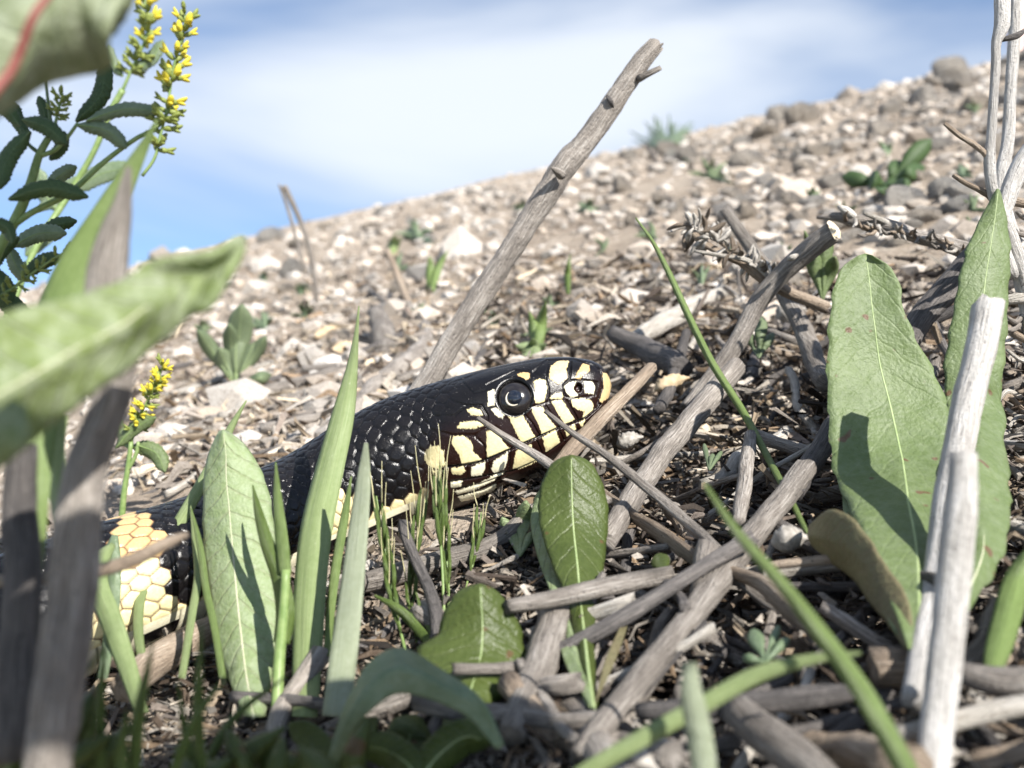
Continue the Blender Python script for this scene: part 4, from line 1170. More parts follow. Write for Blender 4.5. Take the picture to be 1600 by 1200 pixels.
# grass blades in front of the snake
gf = 'grass blades in front of the snake'
blade('tall wide pale grass blade rising in front of the snake neck', [(561, 478, .146, 2), (557, 520, .145, 7), (550, 575, .144, 18), (538, 640, .142, 34), (516, 730, .138, 44), (494, 830, .132, 50), (484, 930, .126, 50), (480, 1030, .12, 46), (476, 1120, .115, 40)], 'grass_pale', gf)
blade('greyish withered grass blade before the snake throat', [(572, 692, .124, 6), (569, 740, .123, 20), (563, 800, .121, 28), (552, 900, .117, 36), (540, 1000, .112, 42), (525, 1120, .104, 44)], 'grass_dry', gf, fold=.1)
blade('slim dark-striped grass blade between the tall pale blade and the withered blade', [(549, 744, .134, 2), (540, 800, .133, 12), (526, 880, .130, 15), (516, 960, .126, 14), (512, 1025, .12, 12)], 'grass', gf)
gs = thing('grass_shoot', 'jointed grass shoot casting its shadow on the broad pale leaf', 'grass', tuple(P(440, 1120, .113)), gf)
blade(None, [(395, 758, .123, 2), (404, 800, .122, 14), (418, 850, .121, 22), (436, 900, .120, 26), (446, 960, .118, 30), (440, 1005, .117, 26)], 'grass_dark', parent=gs, name='blade')
blade(None, [(431, 722, .122, 2), (434, 780, .121, 14), (440, 840, .120, 20), (446, 895, .119, 20)], 'grass', parent=gs, name='blade')
sv = stick_geo([(447, 890, .118), (443, 960, .117), (437, 1020, .116), (432, 1125, .113)], [7, 8, 9, 9], rough=.02, ridge=.02, jag=(0, 0), wob=.05)
link('stem', mk_mesh('stem', sv[0], sv[1], M['stem_green'], sv[2]), gs)
blade('narrow grass blade bending over the snake back at the left', [(385, 626, .150, 2), (368, 655, .149, 9), (335, 720, .146, 17), (290, 800, .142, 20), (248, 870, .137, 19), (220, 930, .132, 17), (216, 985, .127, 16), (226, 1050, .121, 14)], 'grass_pale', gf)
blade('thin yellowish grass blade standing before the cream snake belly', [(298, 790, .131, 1.5), (303, 840, .130, 7), (309, 900, .128, 12), (300, 960, .125, 13), (284, 1060, .12, 12)], 'grass_pale', gf)
blade('dark thin grass blade left of the broad pale leaf', [(299, 795, .129, 2), (312, 850, .127, 10), (322, 920, .125, 12), (335, 980, .121, 12), (348, 1060, .117, 12)], 'grass', gf)
blade('pale bent grass blade at the cream band of the snake', [(178, 850, .126, 8), (160, 872, .124, 26), (152, 905, .122, 34), (172, 965, .119, 36), (195, 1030, .116, 32), (222, 1115, .111, 22)], 'grass_pale', gf)
blade('bluish grass blade leaning before the cream band of the snake', [(180, 836, .129, 10), (176, 860, .128, 24), (178, 920, .126, 22), (172, 985, .121, 20), (160, 1060, .114, 16)], 'leaf_blue', gf)
# long thin blade right of the head and the blurred near blades
blade('long thin curved green blade right of the snake snout', [(993, 340, .188, 2), (1020, 378, .187, 6), (1042, 420, .186, 9), (1075, 492, .183, 11), (1112, 566, .179, 12), (1160, 642, .173, 12), (1212, 738, .163, 11), (1240, 790, .156, 10), (1262, 835, .150, 8)], 'grass', None, fold=.5)
blade('blurred green blade crossing in front of the diagonal stick', [(1100, 755, .082, 6), (1150, 830, .081, 15), (1215, 905, .079, 20), (1290, 1000, .077, 27), (1350, 1085, .075, 32), (1420, 1210, .072, 36)], 'grass', None)
blade('blurred pale grass blade bending left before the diagonal stick', [(1345, 1020, .080, 5), (1270, 1030, .080, 18), (1180, 1056, .080, 28), (1100, 1100, .079, 30), (1010, 1150, .078, 30), (900, 1215, .077, 28)], 'grass_pale', None)
blade('blurred stub of grass blade standing at the picture foot before the stout stub', [(1078, 1035, .076, 20), (1080, 1080, .075, 34), (1092, 1140, .074, 40), (1104, 1230, .072, 40)], 'grass_dry', None)
blade('yellow green leaf blade curling beside the forked branch', [(1615, 850, .104, 10), (1592, 900, .103, 40), (1572, 970, .102, 46), (1555, 1030, .1, 38), (1545, 1065, .098, 20)], 'grass', None, fold=.5)

# bristly grass spikes below the throat
def spike(label, path, mat='grass_dark', nsp=9, awn=72):
    root = thing('bristle_grass', label, 'grass', tuple(P(*path[-1])), 'bristly grass spikes under the snake throat')
    q = cr(np.array(path) * np.array([1, 1, 1000]), 30) / np.array([1, 1, 1000])
    C = np.array([P(*r) for r in q])
    v, f, u = tube_geo(C, np.linspace(1.0, 2.6, 30) / F * .14, 7)
    link('stem', mk_mesh('stem', v, f, M['stem_green'], u), root)
    for k in range(nsp):
        i = 1 + k * 2
        a = q[i + 6] if i + 6 < 30 else q[-1]; b = q[i]
        sgn = 1 if k % 2 else -1
        off = sgn * rnd.uniform(3, 9)
        tip = (b[0] + off, b[1] - rnd.uniform(8, 22), b[2] - .001 * rnd.random())
        st_ = auto_stations([tip, ((tip[0] + a[0]) / 2 + off * .35, (tip[1] + a[1]) / 2, a[2] - .0006), (a[0], a[1], a[2])], rnd.uniform(5, 7.5), 'lance')
        G, UV = leaf_grid(st_, nv=12, nu=5, cup=.0004, rumple=0)
        sv = sheet_geo(G, .0003, UV)
        sp = link('spikelet', mk_mesh('spikelet', sv[0], sv[1], M[mat], sv[2]), root)
        at = (tip[0] + off * .7 + rnd.uniform(-5, 5), tip[1] - awn * rnd.uniform(.6, 1.1), tip[2])
        aw = np.array([P(*tip), P((tip[0] + at[0]) / 2 + rnd.uniform(-2, 2), (tip[1] + at[1]) / 2, tip[2]), P(*at)])
        aw = cr(aw, 8)
        v, f, u = tube_geo(aw, np.linspace(1.1, .4, 8) / F * .14, 4)
        link('awn', mk_mesh('awn', v, f, M['awn'], u), sp)
spike('tall bristly grass spike beside the withered grass blade', [(588, 775, .136), (597, 830, .135), (606, 890, .133), (620, 960, .129), (640, 1045, .122)])
spike('bristly grass spike below the cream jaw patch', [(668, 772, .139), (655, 820, .138), (646, 870, .137), (642, 940, .133), (655, 1020, .126)])
spike('upright bristly grass spike under the rear lip', [(694, 735, .141), (692, 790, .140), (695, 850, .139), (700, 900, .137), (700, 980, .131)])
spike('small bristly grass spike under the chin', [(752, 800, .143), (747, 840, .142), (738, 885, .141), (720, 940, .136), (712, 980, .132)], nsp=5, awn=40)
spike('short bristly grass spike between the jaw spikes', [(680, 745, .137), (684, 800, .136), (690, 870, .135), (694, 960, .131)], nsp=5)
blade('fine green blade sloping through the bristly grass', [(585, 930, .125, 3), (620, 950, .125, 14), (655, 985, .124, 16), (690, 1030, .121, 10)], 'grass_dark', gf)
blade('fine green blade at the foot of the bristly grass', [(650, 925, .128, 2), (662, 965, .127, 9), (680, 1000, .125, 9), (690, 1035, .122, 6)], 'grass', gf)

# seedlings and small leaves among the twigs
def rosette(name, label, px, py, d, leaves, mat='weed', w=14, shape='spoon', cat='plant', group=None, rib=None):
    root = thing(name, label, cat, tuple(P(px, py, d)), group)
    for k, (dx, dy, ww) in enumerate(leaves):
        st_ = auto_stations([(px + dx, py + dy, d + rnd.uniform(-.02, .02) * d), (px + dx * .6, py + dy * .62, d), (px, py, d)], ww or w, shape)
        add_leaf(root, st_, mat, rib, 1.5, seed=int(px + k), nv=18, nu=7, cup=.004 * d, rumple=.0)
    return root
rosette('seedling', 'small pale seedling under the snake chin', 812, 870, .148, [(-28, -62, 20), (10, -88, 26), (-8, -45, 16), (22, -40, 14)], 'leaf_pale')
rosette('seedling', 'tiny seedling in the twigs under the long green blade', 1108, 735, .168, [(-8, -42, 8), (6, -26, 10), (20, -30, 7)], 'weed')
rosette('seedling', 'small green seedling below the split stem', 1195, 1035, .108, [(-20, -52, 26), (22, -58, 14), (-34, -8, 16), (38, -38, 16)], 'leaf_blue')
rosette('seedling', 'little dark green leaf tucked behind the level grey stick', 1040, 905, .130, [(-12, -40, 30), (8, -12, 18)], 'leaf_dark')
rosette('seedling', 'pair of upright green leaves behind the cut stick end', 1285, 470, .215, [(-18, -80, 26), (8, -118, 24), (20, -70, 22), (-28, -110, 12)], 'leaf')
rosette('seedling', 'small green leaves growing behind the dry husk tuft', 1185, 560, .212, [(-28, -60, 18), (6, -66, 20), (24, -40, 14)], 'weed')

# ------------------------------------------------------------------ near plants at the left
# woolly blurred leaf reaching in from the left
ph = thing('woolly_leaf_plant', 'large blurred woolly green leaf reaching in from the left above the snake', 'plant', tuple(P(-160, 1000, .068)))
add_leaf(ph, [(386, 371, 384, 373, 382, 376, .071), (330, 396, 345, 415, 362, 422, .069), (280, 402, 306, 440, 330, 476, .068), (232, 416, 258, 468, 292, 498, .066, .002, .003), (180, 447, 196, 508, 220, 556, .064, .003, .004), (90, 470, 120, 548, 150, 612, .062, .003, .004), (10, 490, 40, 595, 88, 660, .060, .003, .005), (-80, 520, -40, 640, 20, 715, .059, .003, .004), (-160, 580, -110, 720, -60, 790, .060), (-190, 800, -165, 820, -140, 840, .063), (-172, 1000, -160, 1004, -148, 1006, .068)],
         'leaf_hairy', 'rib_pale', 7, th=.0008, cup=-.002, teeth=5, nteeth=9, seed=41, rumple=.0016, nv=80, label='woolly pale-veined leaf pointing at the sky')
add_leaf(ph, [(38, 640, 30, 632, 16, 626, .056), (44, 668, 22, 660, -4, 640, .055), (40, 700, 10, 688, -30, 672, .0545), (10, 716, -14, 706, -50, 700, .055), (-80, 800, -90, 800, -100, 800, .06)], 'leaf_hairy', None, th=.0008, seed=42, rumple=.0005, label='curled woolly leaf lobe')
# veined leaf with a red midrib at the top left
pj = thing('red_ribbed_leaf_plant', 'big blurred leaf with a thick red midrib hanging in at the top left', 'plant', tuple(P(-420, 700, .07)))
add_leaf(pj, [(208, -24, 200, -60, 190, -110, .066), (168, 62, 128, -52, 90, -140, .065), (166, 104, 84, 8, -20, -120, .064, .004, .002), (112, 112, 52, 54, -90, -90, .063, .005, .002), (54, 134, 16, 106, -120, -20, .062, .005, .002), (8, 160, -30, 168, -140, 60, .061, .004, .002), (-60, 214, -80, 240, -160, 160, .06), (-140, 330, -150, 330, -170, 320, .06), (-300, 560, -306, 562, -312, 562, .064), (-420, 700, -426, 702, -430, 702, .07)],
         'leaf_under', 'rib_red', 24, th=.0007, teeth=4, nteeth=12, seed=44, rumple=.0022, nv=90, label='veined leaf underside with thick red midrib')
add_leaf(pj, [(214, -8, 210, -20, 206, -40, .068), (192, 28, 182, -10, 172, -50, .068), (176, 52, 160, 10, 148, -50, .068), (162, 66, 140, 30, 120, -40, .067), (100, 40, 90, 20, 80, -20, .067)], 'leaf_under', None, th=.0006, teeth=5, nteeth=7, seed=46, rumple=.001)
# withered grey-brown stalk with its own tip
stick('withered_stalk', 'thick blurred withered grey stalk standing left of the snake', [(201, 262, .080), (192, 320, .079), (176, 390, .078), (170, 450, .0775), (182, 530, .077), (176, 620, .076), (138, 720, .075), (122, 820, .074), (110, 930, .073), (90, 1080, .071), (70, 1220, .07)],
      [5, 14, 26, 31, 30, 26, 31, 34, 36, 38, 38], 'wood', 'stalk', ns=22, rough=.14, ridge=.30, jag=(.3, 0), n=110)
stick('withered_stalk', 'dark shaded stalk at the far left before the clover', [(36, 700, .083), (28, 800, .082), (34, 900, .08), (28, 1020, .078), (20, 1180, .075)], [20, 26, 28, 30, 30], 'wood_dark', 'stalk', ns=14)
stick('dead_twig', 'blurred brown twig crossing level before the snake band', [(-40, 908, .088), (60, 904, .088), (150, 892, .0885), (220, 870, .089), (268, 846, .090), (292, 836, .091)], [9, 10, 11, 11, 9, 5], 'wood_tan', 'twig')
# broad grass blade before the clover
blade('broad pale green grass blade standing before the clover', [(246, 186, .098, 3), (232, 215, .098, 12), (200, 275, .097, 32), (165, 345, .096, 55), (125, 420, .095, 72), (95, 490, .094, 78), (68, 580, .092, 78), (50, 700, .089, 72), (40, 860, .086, 60), (36, 1040, .083, 44)], 'grass', None, fold=.12, twist=.1)
blade('pale green blade in shade under the woolly leaf', [(98, 648, .1, 20), (84, 690, .099, 36), (88, 740, .098, 30), (96, 820, .096, 26), (104, 960, .092, 20)], 'grass_pale', None)

# ------------------------------------------------------------------ sweet clover with yellow racemes
def floret_mesh(mat_list, seed):
    """one pea flower: green calyx cup and a yellow keel, about 1 unit long along +X"""
    t = np.linspace(0, 1, 8)
    g = np.random.default_rng(seed)
    C = np.stack([t * .5, 0 * t, .04 * np.sin(t * 3)], 1)
    a = tube_geo(C, .17 * np.sqrt(np.clip(np.sin(t * 2.4 + .25), .02, 1)), 7)
    C2 = np.stack([.32 + t * .7, 0 * t, .04 + .22 * t**2], 1)
    b = tube_geo(C2, .20 * np.sqrt(np.clip(np.sin(t * 2.95 + .12), .01, 1)), 7, flat=.6)
    C3 = np.stack([.36 + t * .55, 0 * t, .02 - .16 * t**1.5], 1)
    c = tube_geo(C3, .15 * np.sqrt(np.clip(np.sin(t * 2.95 + .12), .01, 1)), 7, flat=.7)
    na, nb = len(a[1]), len(b[1]) + len(c[1])
    V, Fc, U = join_geo([a, b, c])
    return mk_mesh('floret', V, Fc, None, U, mats=mat_list, mi=[0] * na + [1] * nb)
FLO = [floret_mesh([M['calyx'], M['petal']], k) for k in range(3)]
FLO_G = [floret_mesh([M['calyx'], M['calyx']], 9)]
def raceme(root, path, n, size_px, yellow=lambda t: True, spread=1.0):
    q = cr(np.array(path) * np.array([1, 1, 1000]), 40) / np.array([1, 1, 1000])
    C = np.array([P(*r) for r in q])
    d = q[0, 2]
    v, f, u = tube_geo(C, np.linspace(1.6, 2.6, 40) / F * d, 7)
    stem = link('flower_stalk', mk_mesh('flower_stalk', v, f, M['stem_green'], u), root)
    T, N, B = frames(C)
    for k in range(n):
        t = (k / n)**.85
        i = int(min(36, max(0, t * 34 + rnd.uniform(-1.6, 1.6))))
        a = k * 2.4
        out = (math.cos(a) * N[i] + math.sin(a) * B[i]) * spread * rnd.uniform(.7, 1.3)
        dr = Vector(out - T[i] * (.75 if t < .5 else .25))      # upper buds point up, lower flowers nod
        s = size_px / F * d * rnd.uniform(.8, 1.15) * (.72 if t < .06 else 1)
        me = rnd.choice(FLO) if yellow(t) and rnd.random() < .8 else FLO_G[0]
        o = bpy.data.objects.new('floret', me); COL.objects.link(o)
        o.parent = stem
        o.rotation_mode = 'QUATERNION'; o.rotation_quaternion = dr.to_track_quat('X', 'Z')
        o.scale = (s, s, s)
        o.location = tuple(C[i] + out * .0002)
def leaflet(root, p0, p1, w, mat='leaflet', shape='oblong', bend=(0, 0)):
    mx = ((p0[0] + p1[0]) / 2 + bend[0], (p0[1] + p1[1]) / 2 + bend[1], (p0[2] + p1[2]) / 2)
    add_leaf(root, auto_stations([p0, mx, p1], w * .74, shape), mat, 'stem_dark' if mat == 'leaflet' else 'stem_green', 1.6, th=.00025, name='leaflet', nv=40, nu=9, cup=.0006, teeth=2.2, nteeth=12, seed=int(p0[0] + p0[1]), rumple=.0003)
def stem_part(root, path, r, mat='stem_green', name='stem'):
    g = stick_geo(path, r, rough=.03, ridge=.03, jag=(0, 0), wob=.08, ns=10)
    return link(name, mk_mesh(name, g[0], g[1], M[mat], g[2]), root)
sc = thing('sweet_clover', 'leafy sweet clover with a tall yellow flower spike against the sky', 'plant', tuple(P(-60, 700, .125)))
D = .125
stem_part(sc, [(-60, 700, D), (-40, 520, D), (0, 385, D), (28, 335, D), (48, 285, D), (62, 240, D), (82, 205, D)], [9, 9, 8, 8, 7, 6, 5])
stem_part(sc, [(10, 360, D), (45, 335, D), (110, 300, D), (160, 255, D), (215, 215, D), (250, 195, D), (268, 160, D)], [5, 5, 4.5, 4, 3.5, 3, 2.5], 'stem_green', 'branch')
stem_part(sc, [(60, 245, D), (85, 235, D), (105, 215, D), (122, 192, D)], [4, 3.5, 3, 2.5], 'stem_green', 'branch')
stem_part(sc, [(82, 208, D), (76, 165, D), (72, 125, D), (75, 60, D)], [3, 2.5, 2.2, 2], 'stem_dark', 'branch')
stem_part(sc, [(62, 240, D), (44, 225, D), (32, 200, D)], [3.5, 3, 2.2], 'stem_dark', 'branch')
raceme(sc, [(289, 22, D), (287, 50, D), (276, 85, D), (268, 125, D), (262, 165, D), (252, 205, D), (240, 250, D), (222, 275, D)], 44, 27, lambda t: .1 < t < .66, .95)
for p0, p1, w, m, bd in [((0, 296, .12), (48, 205, .122), 38, 'leaflet', (-12, 0)), ((104, 226, .121), (34, 186, .122), 32, 'leaflet', (6, -6)), ((-20, 160, .123), (30, 196, .123), 30, 'leaflet', (4, -8)), ((166, 92, .128), (118, 190, .127), 36, 'leaflet', (14, 10)),
                         ((254, 176, .124), (136, 190, .124), 28, 'leaf_blue', (0, -12)), ((198, 232, .124), (122, 196, .124), 30, 'leaf_blue', (10, -8)), ((138, 308, .121), (14, 312, .121), 34, 'leaflet', (0, -16)), ((100, 205, .126), (78, 250, .126), 26, 'leaflet', (8, 0)),
                         ((22, 160, .130), (45, 215, .130), 26, 'leaflet', (-6, 0)), ((60, 150, .128), (70, 205, .128), 20, 'leaflet', (5, 0)), ((120, 260, .132), (70, 300, .132), 28, 'leaf_blue', (0, -6)), ((-10, 345, .121), (20, 380, .121), 26, 'leaflet', (8, -4)),
                         ((105, 365, .135), (20, 385, .135), 34, 'leaf_blue', (0, -10)), ((45, 440, .135), (15, 385, .135), 30, 'leaf_blue', (-6, 0)), ((120, 345, .14), (55, 375, .14), 26, 'leaflet', (0, -8)), ((-10, 420, .13), (30, 370, .13), 26, 'leaflet', (-8, 0)), ((96, 400, .13), (40, 430, .13), 30, 'leaflet', (0, -6)), ((20, 470, .13), (-20, 420, .13), 40, 'leaflet', (4, 0)),
                         ((50, 505, .13), (-20, 450, .13), 40, 'leaflet', (4, 0))]:
    leaflet(sc, p0, p1, w, m, 'oblong', bd)
raceme(sc, [(98, 146, D), (92, 170, D), (86, 195, D)], 16, 18, lambda t: False)
raceme(sc, [(110, 388, .128), (60, 420, .128), (20, 450, .128), (-30, 480, .128)], 22, 18, lambda t: False)
sc2 = thing('sweet_clover', 'blurred yellow flower spike of sweet clover behind the leafy clover', 'plant', tuple(gp(60, 480)))
d2 = .26
raceme(sc2, [(226, 0, d2), (232, 40, d2), (222, 75, d2), (205, 110, d2), (192, 140, d2)], 34, 26, lambda t: t < .6)
stem_part(sc2, [(192, 140, d2), (175, 170, d2), (150, 230, d2), (110, 300, d2), (60, 380, d2 - .005), (10, 500, d2 - .01)], [5, 5, 4.5, 5, 5, 5])
for p0, p1, w, bd in [((255, 62, d2), (205, 112, d2), 26, (8, 4)), ((168, 70, d2), (192, 120, d2), 22, (-6, 0)), ((140, 280, d2), (60, 330, d2), 36, (0, -8)), ((212, 262, d2), (110, 300, d2), 40, (0, -10)), ((60, 262, d2), (90, 330, d2), 34, (-8, 0)), ((100, 350, d2), (40, 400, d2), 40, (0, -8))]:
    leaflet(sc2, p0, p1, w, 'leaf_blue', 'oblong', bd)
sc3 = thing('sweet_clover', 'short sweet clover with a bright yellow flower spike just behind the snake', 'plant', tuple(P(190, 815, .2)))
raceme(sc3, [(256, 568, .2), (246, 595, .2), (232, 625, .2), (215, 655, .2), (205, 690, .2)], 52, 19, lambda t: t < .95, 1.15)
stem_part(sc3, [(205, 690, .2), (200, 730, .2), (194, 770, .2), (190, 815, .2)], [3.5, 4, 4.5, 5])
stem_part(sc3, [(200, 735, .2), (214, 705, .2), (216, 690, .2)], [3, 3, 2.5], 'stem_green', 'branch')
for p0, p1, w, bd in [((244, 652, .198), (180, 700, .199), 26, (0, -8)), ((258, 738, .199), (214, 695, .2), 30, (8, -8)), ((262, 730, .206), (205, 698, .202), 34, (4, -10)), ((182, 648, .21), (200, 700, .205), 20, (-4, 0))]:
    leaflet(sc3, p0, p1, w, 'leaf', 'oblong', bd)

# ------------------------------------------------------------------ dead shrub at the right edge, thorny branch, husk tuft
ds = thing('dead_shrub', 'bare whitish dead shrub with knobbly upright stems at the right edge', 'shrub', tuple(P(1640, 660, .17)))
def branch(root, path, r, mat='bleached', **kw):
    g = stick_geo(path, r, **kw)
    return link('branch', mk_mesh('branch', g[0], g[1], M[mat], g[2]), root)
s_ = .158
branch(ds, [(1566, -30, s_), (1565, 20, s_), (1562, 48, s_), (1557, 62, s_), (1556, 100, s_), (1552, 160, s_), (1549, 220, s_), (1547, 255, s_), (1550, 290, s_), (1575, 360, s_ + .002), (1600, 440, s_ + .005), (1620, 560, s_ + .008), (1640, 660, .17)], [10, 12, 11, 8, 7, 7, 7, 9, 9, 12, 14, 15, 16], rough=.16, ridge=.12)
branch(ds, [(1586, -20, .178), (1584, 80, .178), (1578, 150, .177), (1572, 230, .176), (1562, 300, .174), (1590, 400, .172), (1630, 560, .17)], [9, 9, 9, 10, 11, 12, 13], rough=.1)
branch(ds, [(1640, 190, .162), (1600, 250, .162), (1575, 305, .161), (1562, 360, .16), (1580, 430, .162)], [13, 14, 13, 12, 12])
branch(ds, [(1476, 193, s_), (1500, 213, s_), (1522, 226, s_), (1540, 242, s_), (1547, 256, s_)], [3, 4, 4.2, 5, 6], 'wood_tan', rough=.25)
branch(ds, [(1490, 274, .159), (1510, 287, .159), (1530, 297, .159), (1545, 306, .159), (1560, 330, .16)], [3, 4, 4.5, 5, 6], 'wood_tan', rough=.25)
branch(ds, [(1600, 48, s_), (1590, 55, s_), (1566, 62, s_)], [3, 5, 4], 'wood_dark')
branch(ds, [(1640, 330, .165), (1600, 318, .164), (1572, 312, .163)], [5, 7, 8], 'wood_tan', rough=.25)
branch(ds, [(1572, 345, .17), (1590, 375, .17), (1612, 410, .17), (1650, 450, .172)], [8, 9, 9, 9])
branch(ds, [(1575, 400, .168), (1600, 395, .168), (1640, 410, .17)], [7, 9, 9], 'wood_tan', rough=.25)
branch(ds, [(1566, 470, .163), (1590, 465, .163), (1640, 470, .166)], [6, 10, 10], 'wood_pale', rough=.25)
branch(ds, [(1580, 520, .165), (1600, 530, .165), (1650, 545, .166)], [5, 6, 8], 'wood_tan', rough=.25)
for k in range(34):
    px = rnd.uniform(1560, 1612); py = rnd.uniform(330, 900)
    branch(ds, [(px, py, .16), (px + rnd.uniform(10, 24), py + rnd.uniform(-18, 18), .163), (px + rnd.uniform(30, 50), py + rnd.uniform(-20, 20), .166)], [2.5, 4, 4], rnd.choice(['wood_tan', 'wood_pale', 'wood']), rough=.25)
tb = thing('thorny_branch', 'grey knobbly branch with dry buds running from the cut stick end to the narrow leaf', 'branch', tuple(P(1520, 410, .188)))
branch(tb, [(1276, 340, .200), (1300, 338, .199), (1340, 345, .198), (1390, 353, .196), (1430, 368, .194), (1470, 380, .192), (1500, 388, .19), (1530, 400, .188), (1580, 430, .186)], [2, 7, 10, 11, 10, 12, 13, 12, 12], 'wood', rough=.25)
for k in range(30):
    t = rnd.random(); px = 1300 + 220 * t; py = 338 + 55 * t + rnd.uniform(-8, 8)
    a = rnd.uniform(0, 6.28); L = rnd.uniform(8, 22)
    g = stub([(px, py, .196 - .007 * t), (px + L * .6 * math.cos(a), py + L * .6 * math.sin(a), .194 - .007 * t), (px + L * math.cos(a + .4), py + L * math.sin(a + .4), .193 - .007 * t)], [3.5, 3, 1], rough=.3)
    link('dry_bud', mk_mesh('dry_bud', g[0], g[1], M[rnd.choice(['wood_tan', 'wood', 'husk'])], g[2]), tb)
g = stub([(1310, 322, .197), (1322, 330, .197), (1338, 342, .198)], [3, 7, 5]); link('dry_bud', mk_mesh('dry_bud', g[0], g[1], M['wood_pale'], g[2]), tb)
g = stub([(1350, 333, .195), (1372, 341, .195), (1394, 352, .196)], [3, 4.5, 5]); link('twig', mk_mesh('twig', g[0], g[1], M['wood_pale'], g[2]), tb)
hk = thing('husk_tuft', 'spiky tuft of dry grey husks beside the cut stick', 'seed head', tuple(P(1205, 450, .2)))
branch(hk, [(1072, 350, .2), (1092, 375, .2), (1120, 392, .199), (1160, 410, .199), (1190, 432, .199), (1225, 455, .2), (1290, 480, .2)], [4, 6, 6, 7, 9, 10, 9], 'wood_tan', rough=.25)
branch(hk, [(1085, 392, .196), (1120, 398, .196), (1170, 408, .197), (1210, 440, .198)], [2, 3.5, 4, 4], 'wood_pale', rough=.2)
for k in range(70):
    t = rnd.random()**1.2
    bx, by = 1078 + 140 * t, 352 + 90 * t
    a = rnd.gauss(-1.3 if rnd.random() < .55 else 2.0, .7); L = rnd.uniform(14, 42) * (1.1 - .5 * t)
    dd = .2 + rnd.uniform(-.006, .006)
    st_ = auto_stations([(bx + L * math.cos(a), by + L * math.sin(a), dd + rnd.uniform(-.004, .004)), (bx + L * .5 * math.cos(a + .2), by + L * .5 * math.sin(a + .2), dd), (bx, by, dd)], rnd.uniform(5, 11), 'ovate')
    G, UV = leaf_grid(st_, nv=9, nu=5, cup=.0006, rumple=.0005, seed=k)
    v, f, u = sheet_geo(G, .0003, UV)
    link('husk', mk_mesh('husk', v, f, M[rnd.choice(['husk', 'husk', 'wood_tan'])], u), hk)
# dry leaf scraps lying in the heap
for k, (px, py, w, L, lab) in enumerate([(1235, 845, 40, 60, 'pale dry leaf scrap lit between the diagonal stick and the reddish leaf'), (1050, 600, 22, 60, 'tan dry leaf scrap beneath the sticks right of the snout'), (1235, 490, 30, 50, 'pale curled scrap under the husk tuft'), (985, 690, 22, 44, 'curled pale scrap beside the ring-scarred stick'), (1000, 1190, 40, 90, 'tan dry leaf lying at the foot of the blurred blades'), (535, 545, 14, 40, 'orange-tan dry leaf scrap behind the tall grass blade'), (510, 520, 12, 44, 'yellowish dry straw scrap near the thick bent stem')]):
    d = gd(px, py) * .97; a = rnd.uniform(-.6, .6)
    st_ = auto_stations([(px - L / 2 * math.cos(a), py - L / 2 * math.sin(a), d), (px, py - 4, d - .001), (px + L / 2 * math.cos(a), py + L / 2 * math.sin(a), d + .001)], w, 'ovate')
    G, UV = leaf_grid(st_, nv=24, nu=9, cup=.0012, rumple=.0011, seed=60 + k, teeth=3, nteeth=7)
    v, f, u = sheet_geo(G, .0003, UV); c = v.mean(0)
    tag(link('dry_leaf', mk_mesh('dry_leaf', v - c, f, M['drytan' if px < 1200 and py < 640 else 'husk'], u), None, tuple(c)), lab, 'dry leaf', 'dry leaf scraps in the litter')

# ------------------------------------------------------------------ weeds of the hillside
rosette('hill_weed', 'broad-leaved green weed on the slope behind the snake neck', 368, 605, gd(368, 605), [(-60, -90, 24), (-26, -62, 26), (2, -110, 36), (10, -130, 40), (30, -70, 22), (48, -80, 22), (-10, -100, 26), (56, -20, 20)], 'weed', rib='rib')
rosette('hill_weed', 'dark-leaved weed on the stony slope right of the white stone', 1385, 290, gd(1385, 290), [(70, -72, 30), (60, -30, 26), (-30, -10, 34), (-70, -14, 26), (20, -40, 24), (-6, 14, 30), (40, 0, 24)], 'leaflet')
def tuft(label, px, py, n, h, w, mat='weed', spread=.5, name='grass_tuft', group='small weeds growing on the slope'):
    root = thing(name, label, 'grass', tuple(gp(px, py)), group)
    d = gd(px, py)
    for k in range(n):
        a = rnd.gauss(0, spread)
        x1, y1 = px + h * math.sin(a) * rnd.uniform(.6, 1), py - h * math.cos(a) * rnd.uniform(.6, 1)
        blade(None, [(x1, y1, d + rnd.uniform(-.03, .03) * d, .8), ((x1 + px) / 2 - h * .06 * math.sin(a), (y1 + py) / 2 - h * .05, d, w), (px + rnd.uniform(-3, 3), py, d, w * .7)], mat, parent=root, nv=10, nu=3, name='blade')
    return root
tuft('single bright green grass shoot on the slope left of the upright broken stick', 672, 455, 3, 82, 13, 'grass', .25)
tuft('pair of yellow-green shoots on top of the kinked dry stalk', 610, 400, 3, 45, 14, 'grass_pale', .3)
tuft('narrow dark green shoot behind the snake head', 840, 545, 3, 78, 18, 'grass', .15)
tuft('slender green shoot right of the upright broken stick', 885, 460, 2, 84, 9, 'grass_dark', .25)
tuft('grey green tuft on the crest left of the upright broken stick', 650, 372, 12, 36, 8, 'leaf_blue', 1.0)
tuft('small green tuft right of the broken stick below the crest', 1110, 278, 9, 40, 8, 'weed', .8)
tuft('low pale green weed behind the snake head', 835, 556, 7, 40, 22, 'leaf_pale', .9)
tuft('faint green tuft beside the grey stone', 920, 330, 8, 26, 8, 'leaf_blue', .9)
for k in range(30):
    px = rnd.uniform(300, 1560); py = sk(px) + rnd.uniform(40, 260)
    if px < 700 and py > 540: continue
    tuft('little grey-green weed tuft among the stones', px, py, rnd.randint(4, 8), rnd.uniform(18, 38), rnd.uniform(5, 9), rnd.choice(['weed', 'leaf_blue', 'weed']), .8)
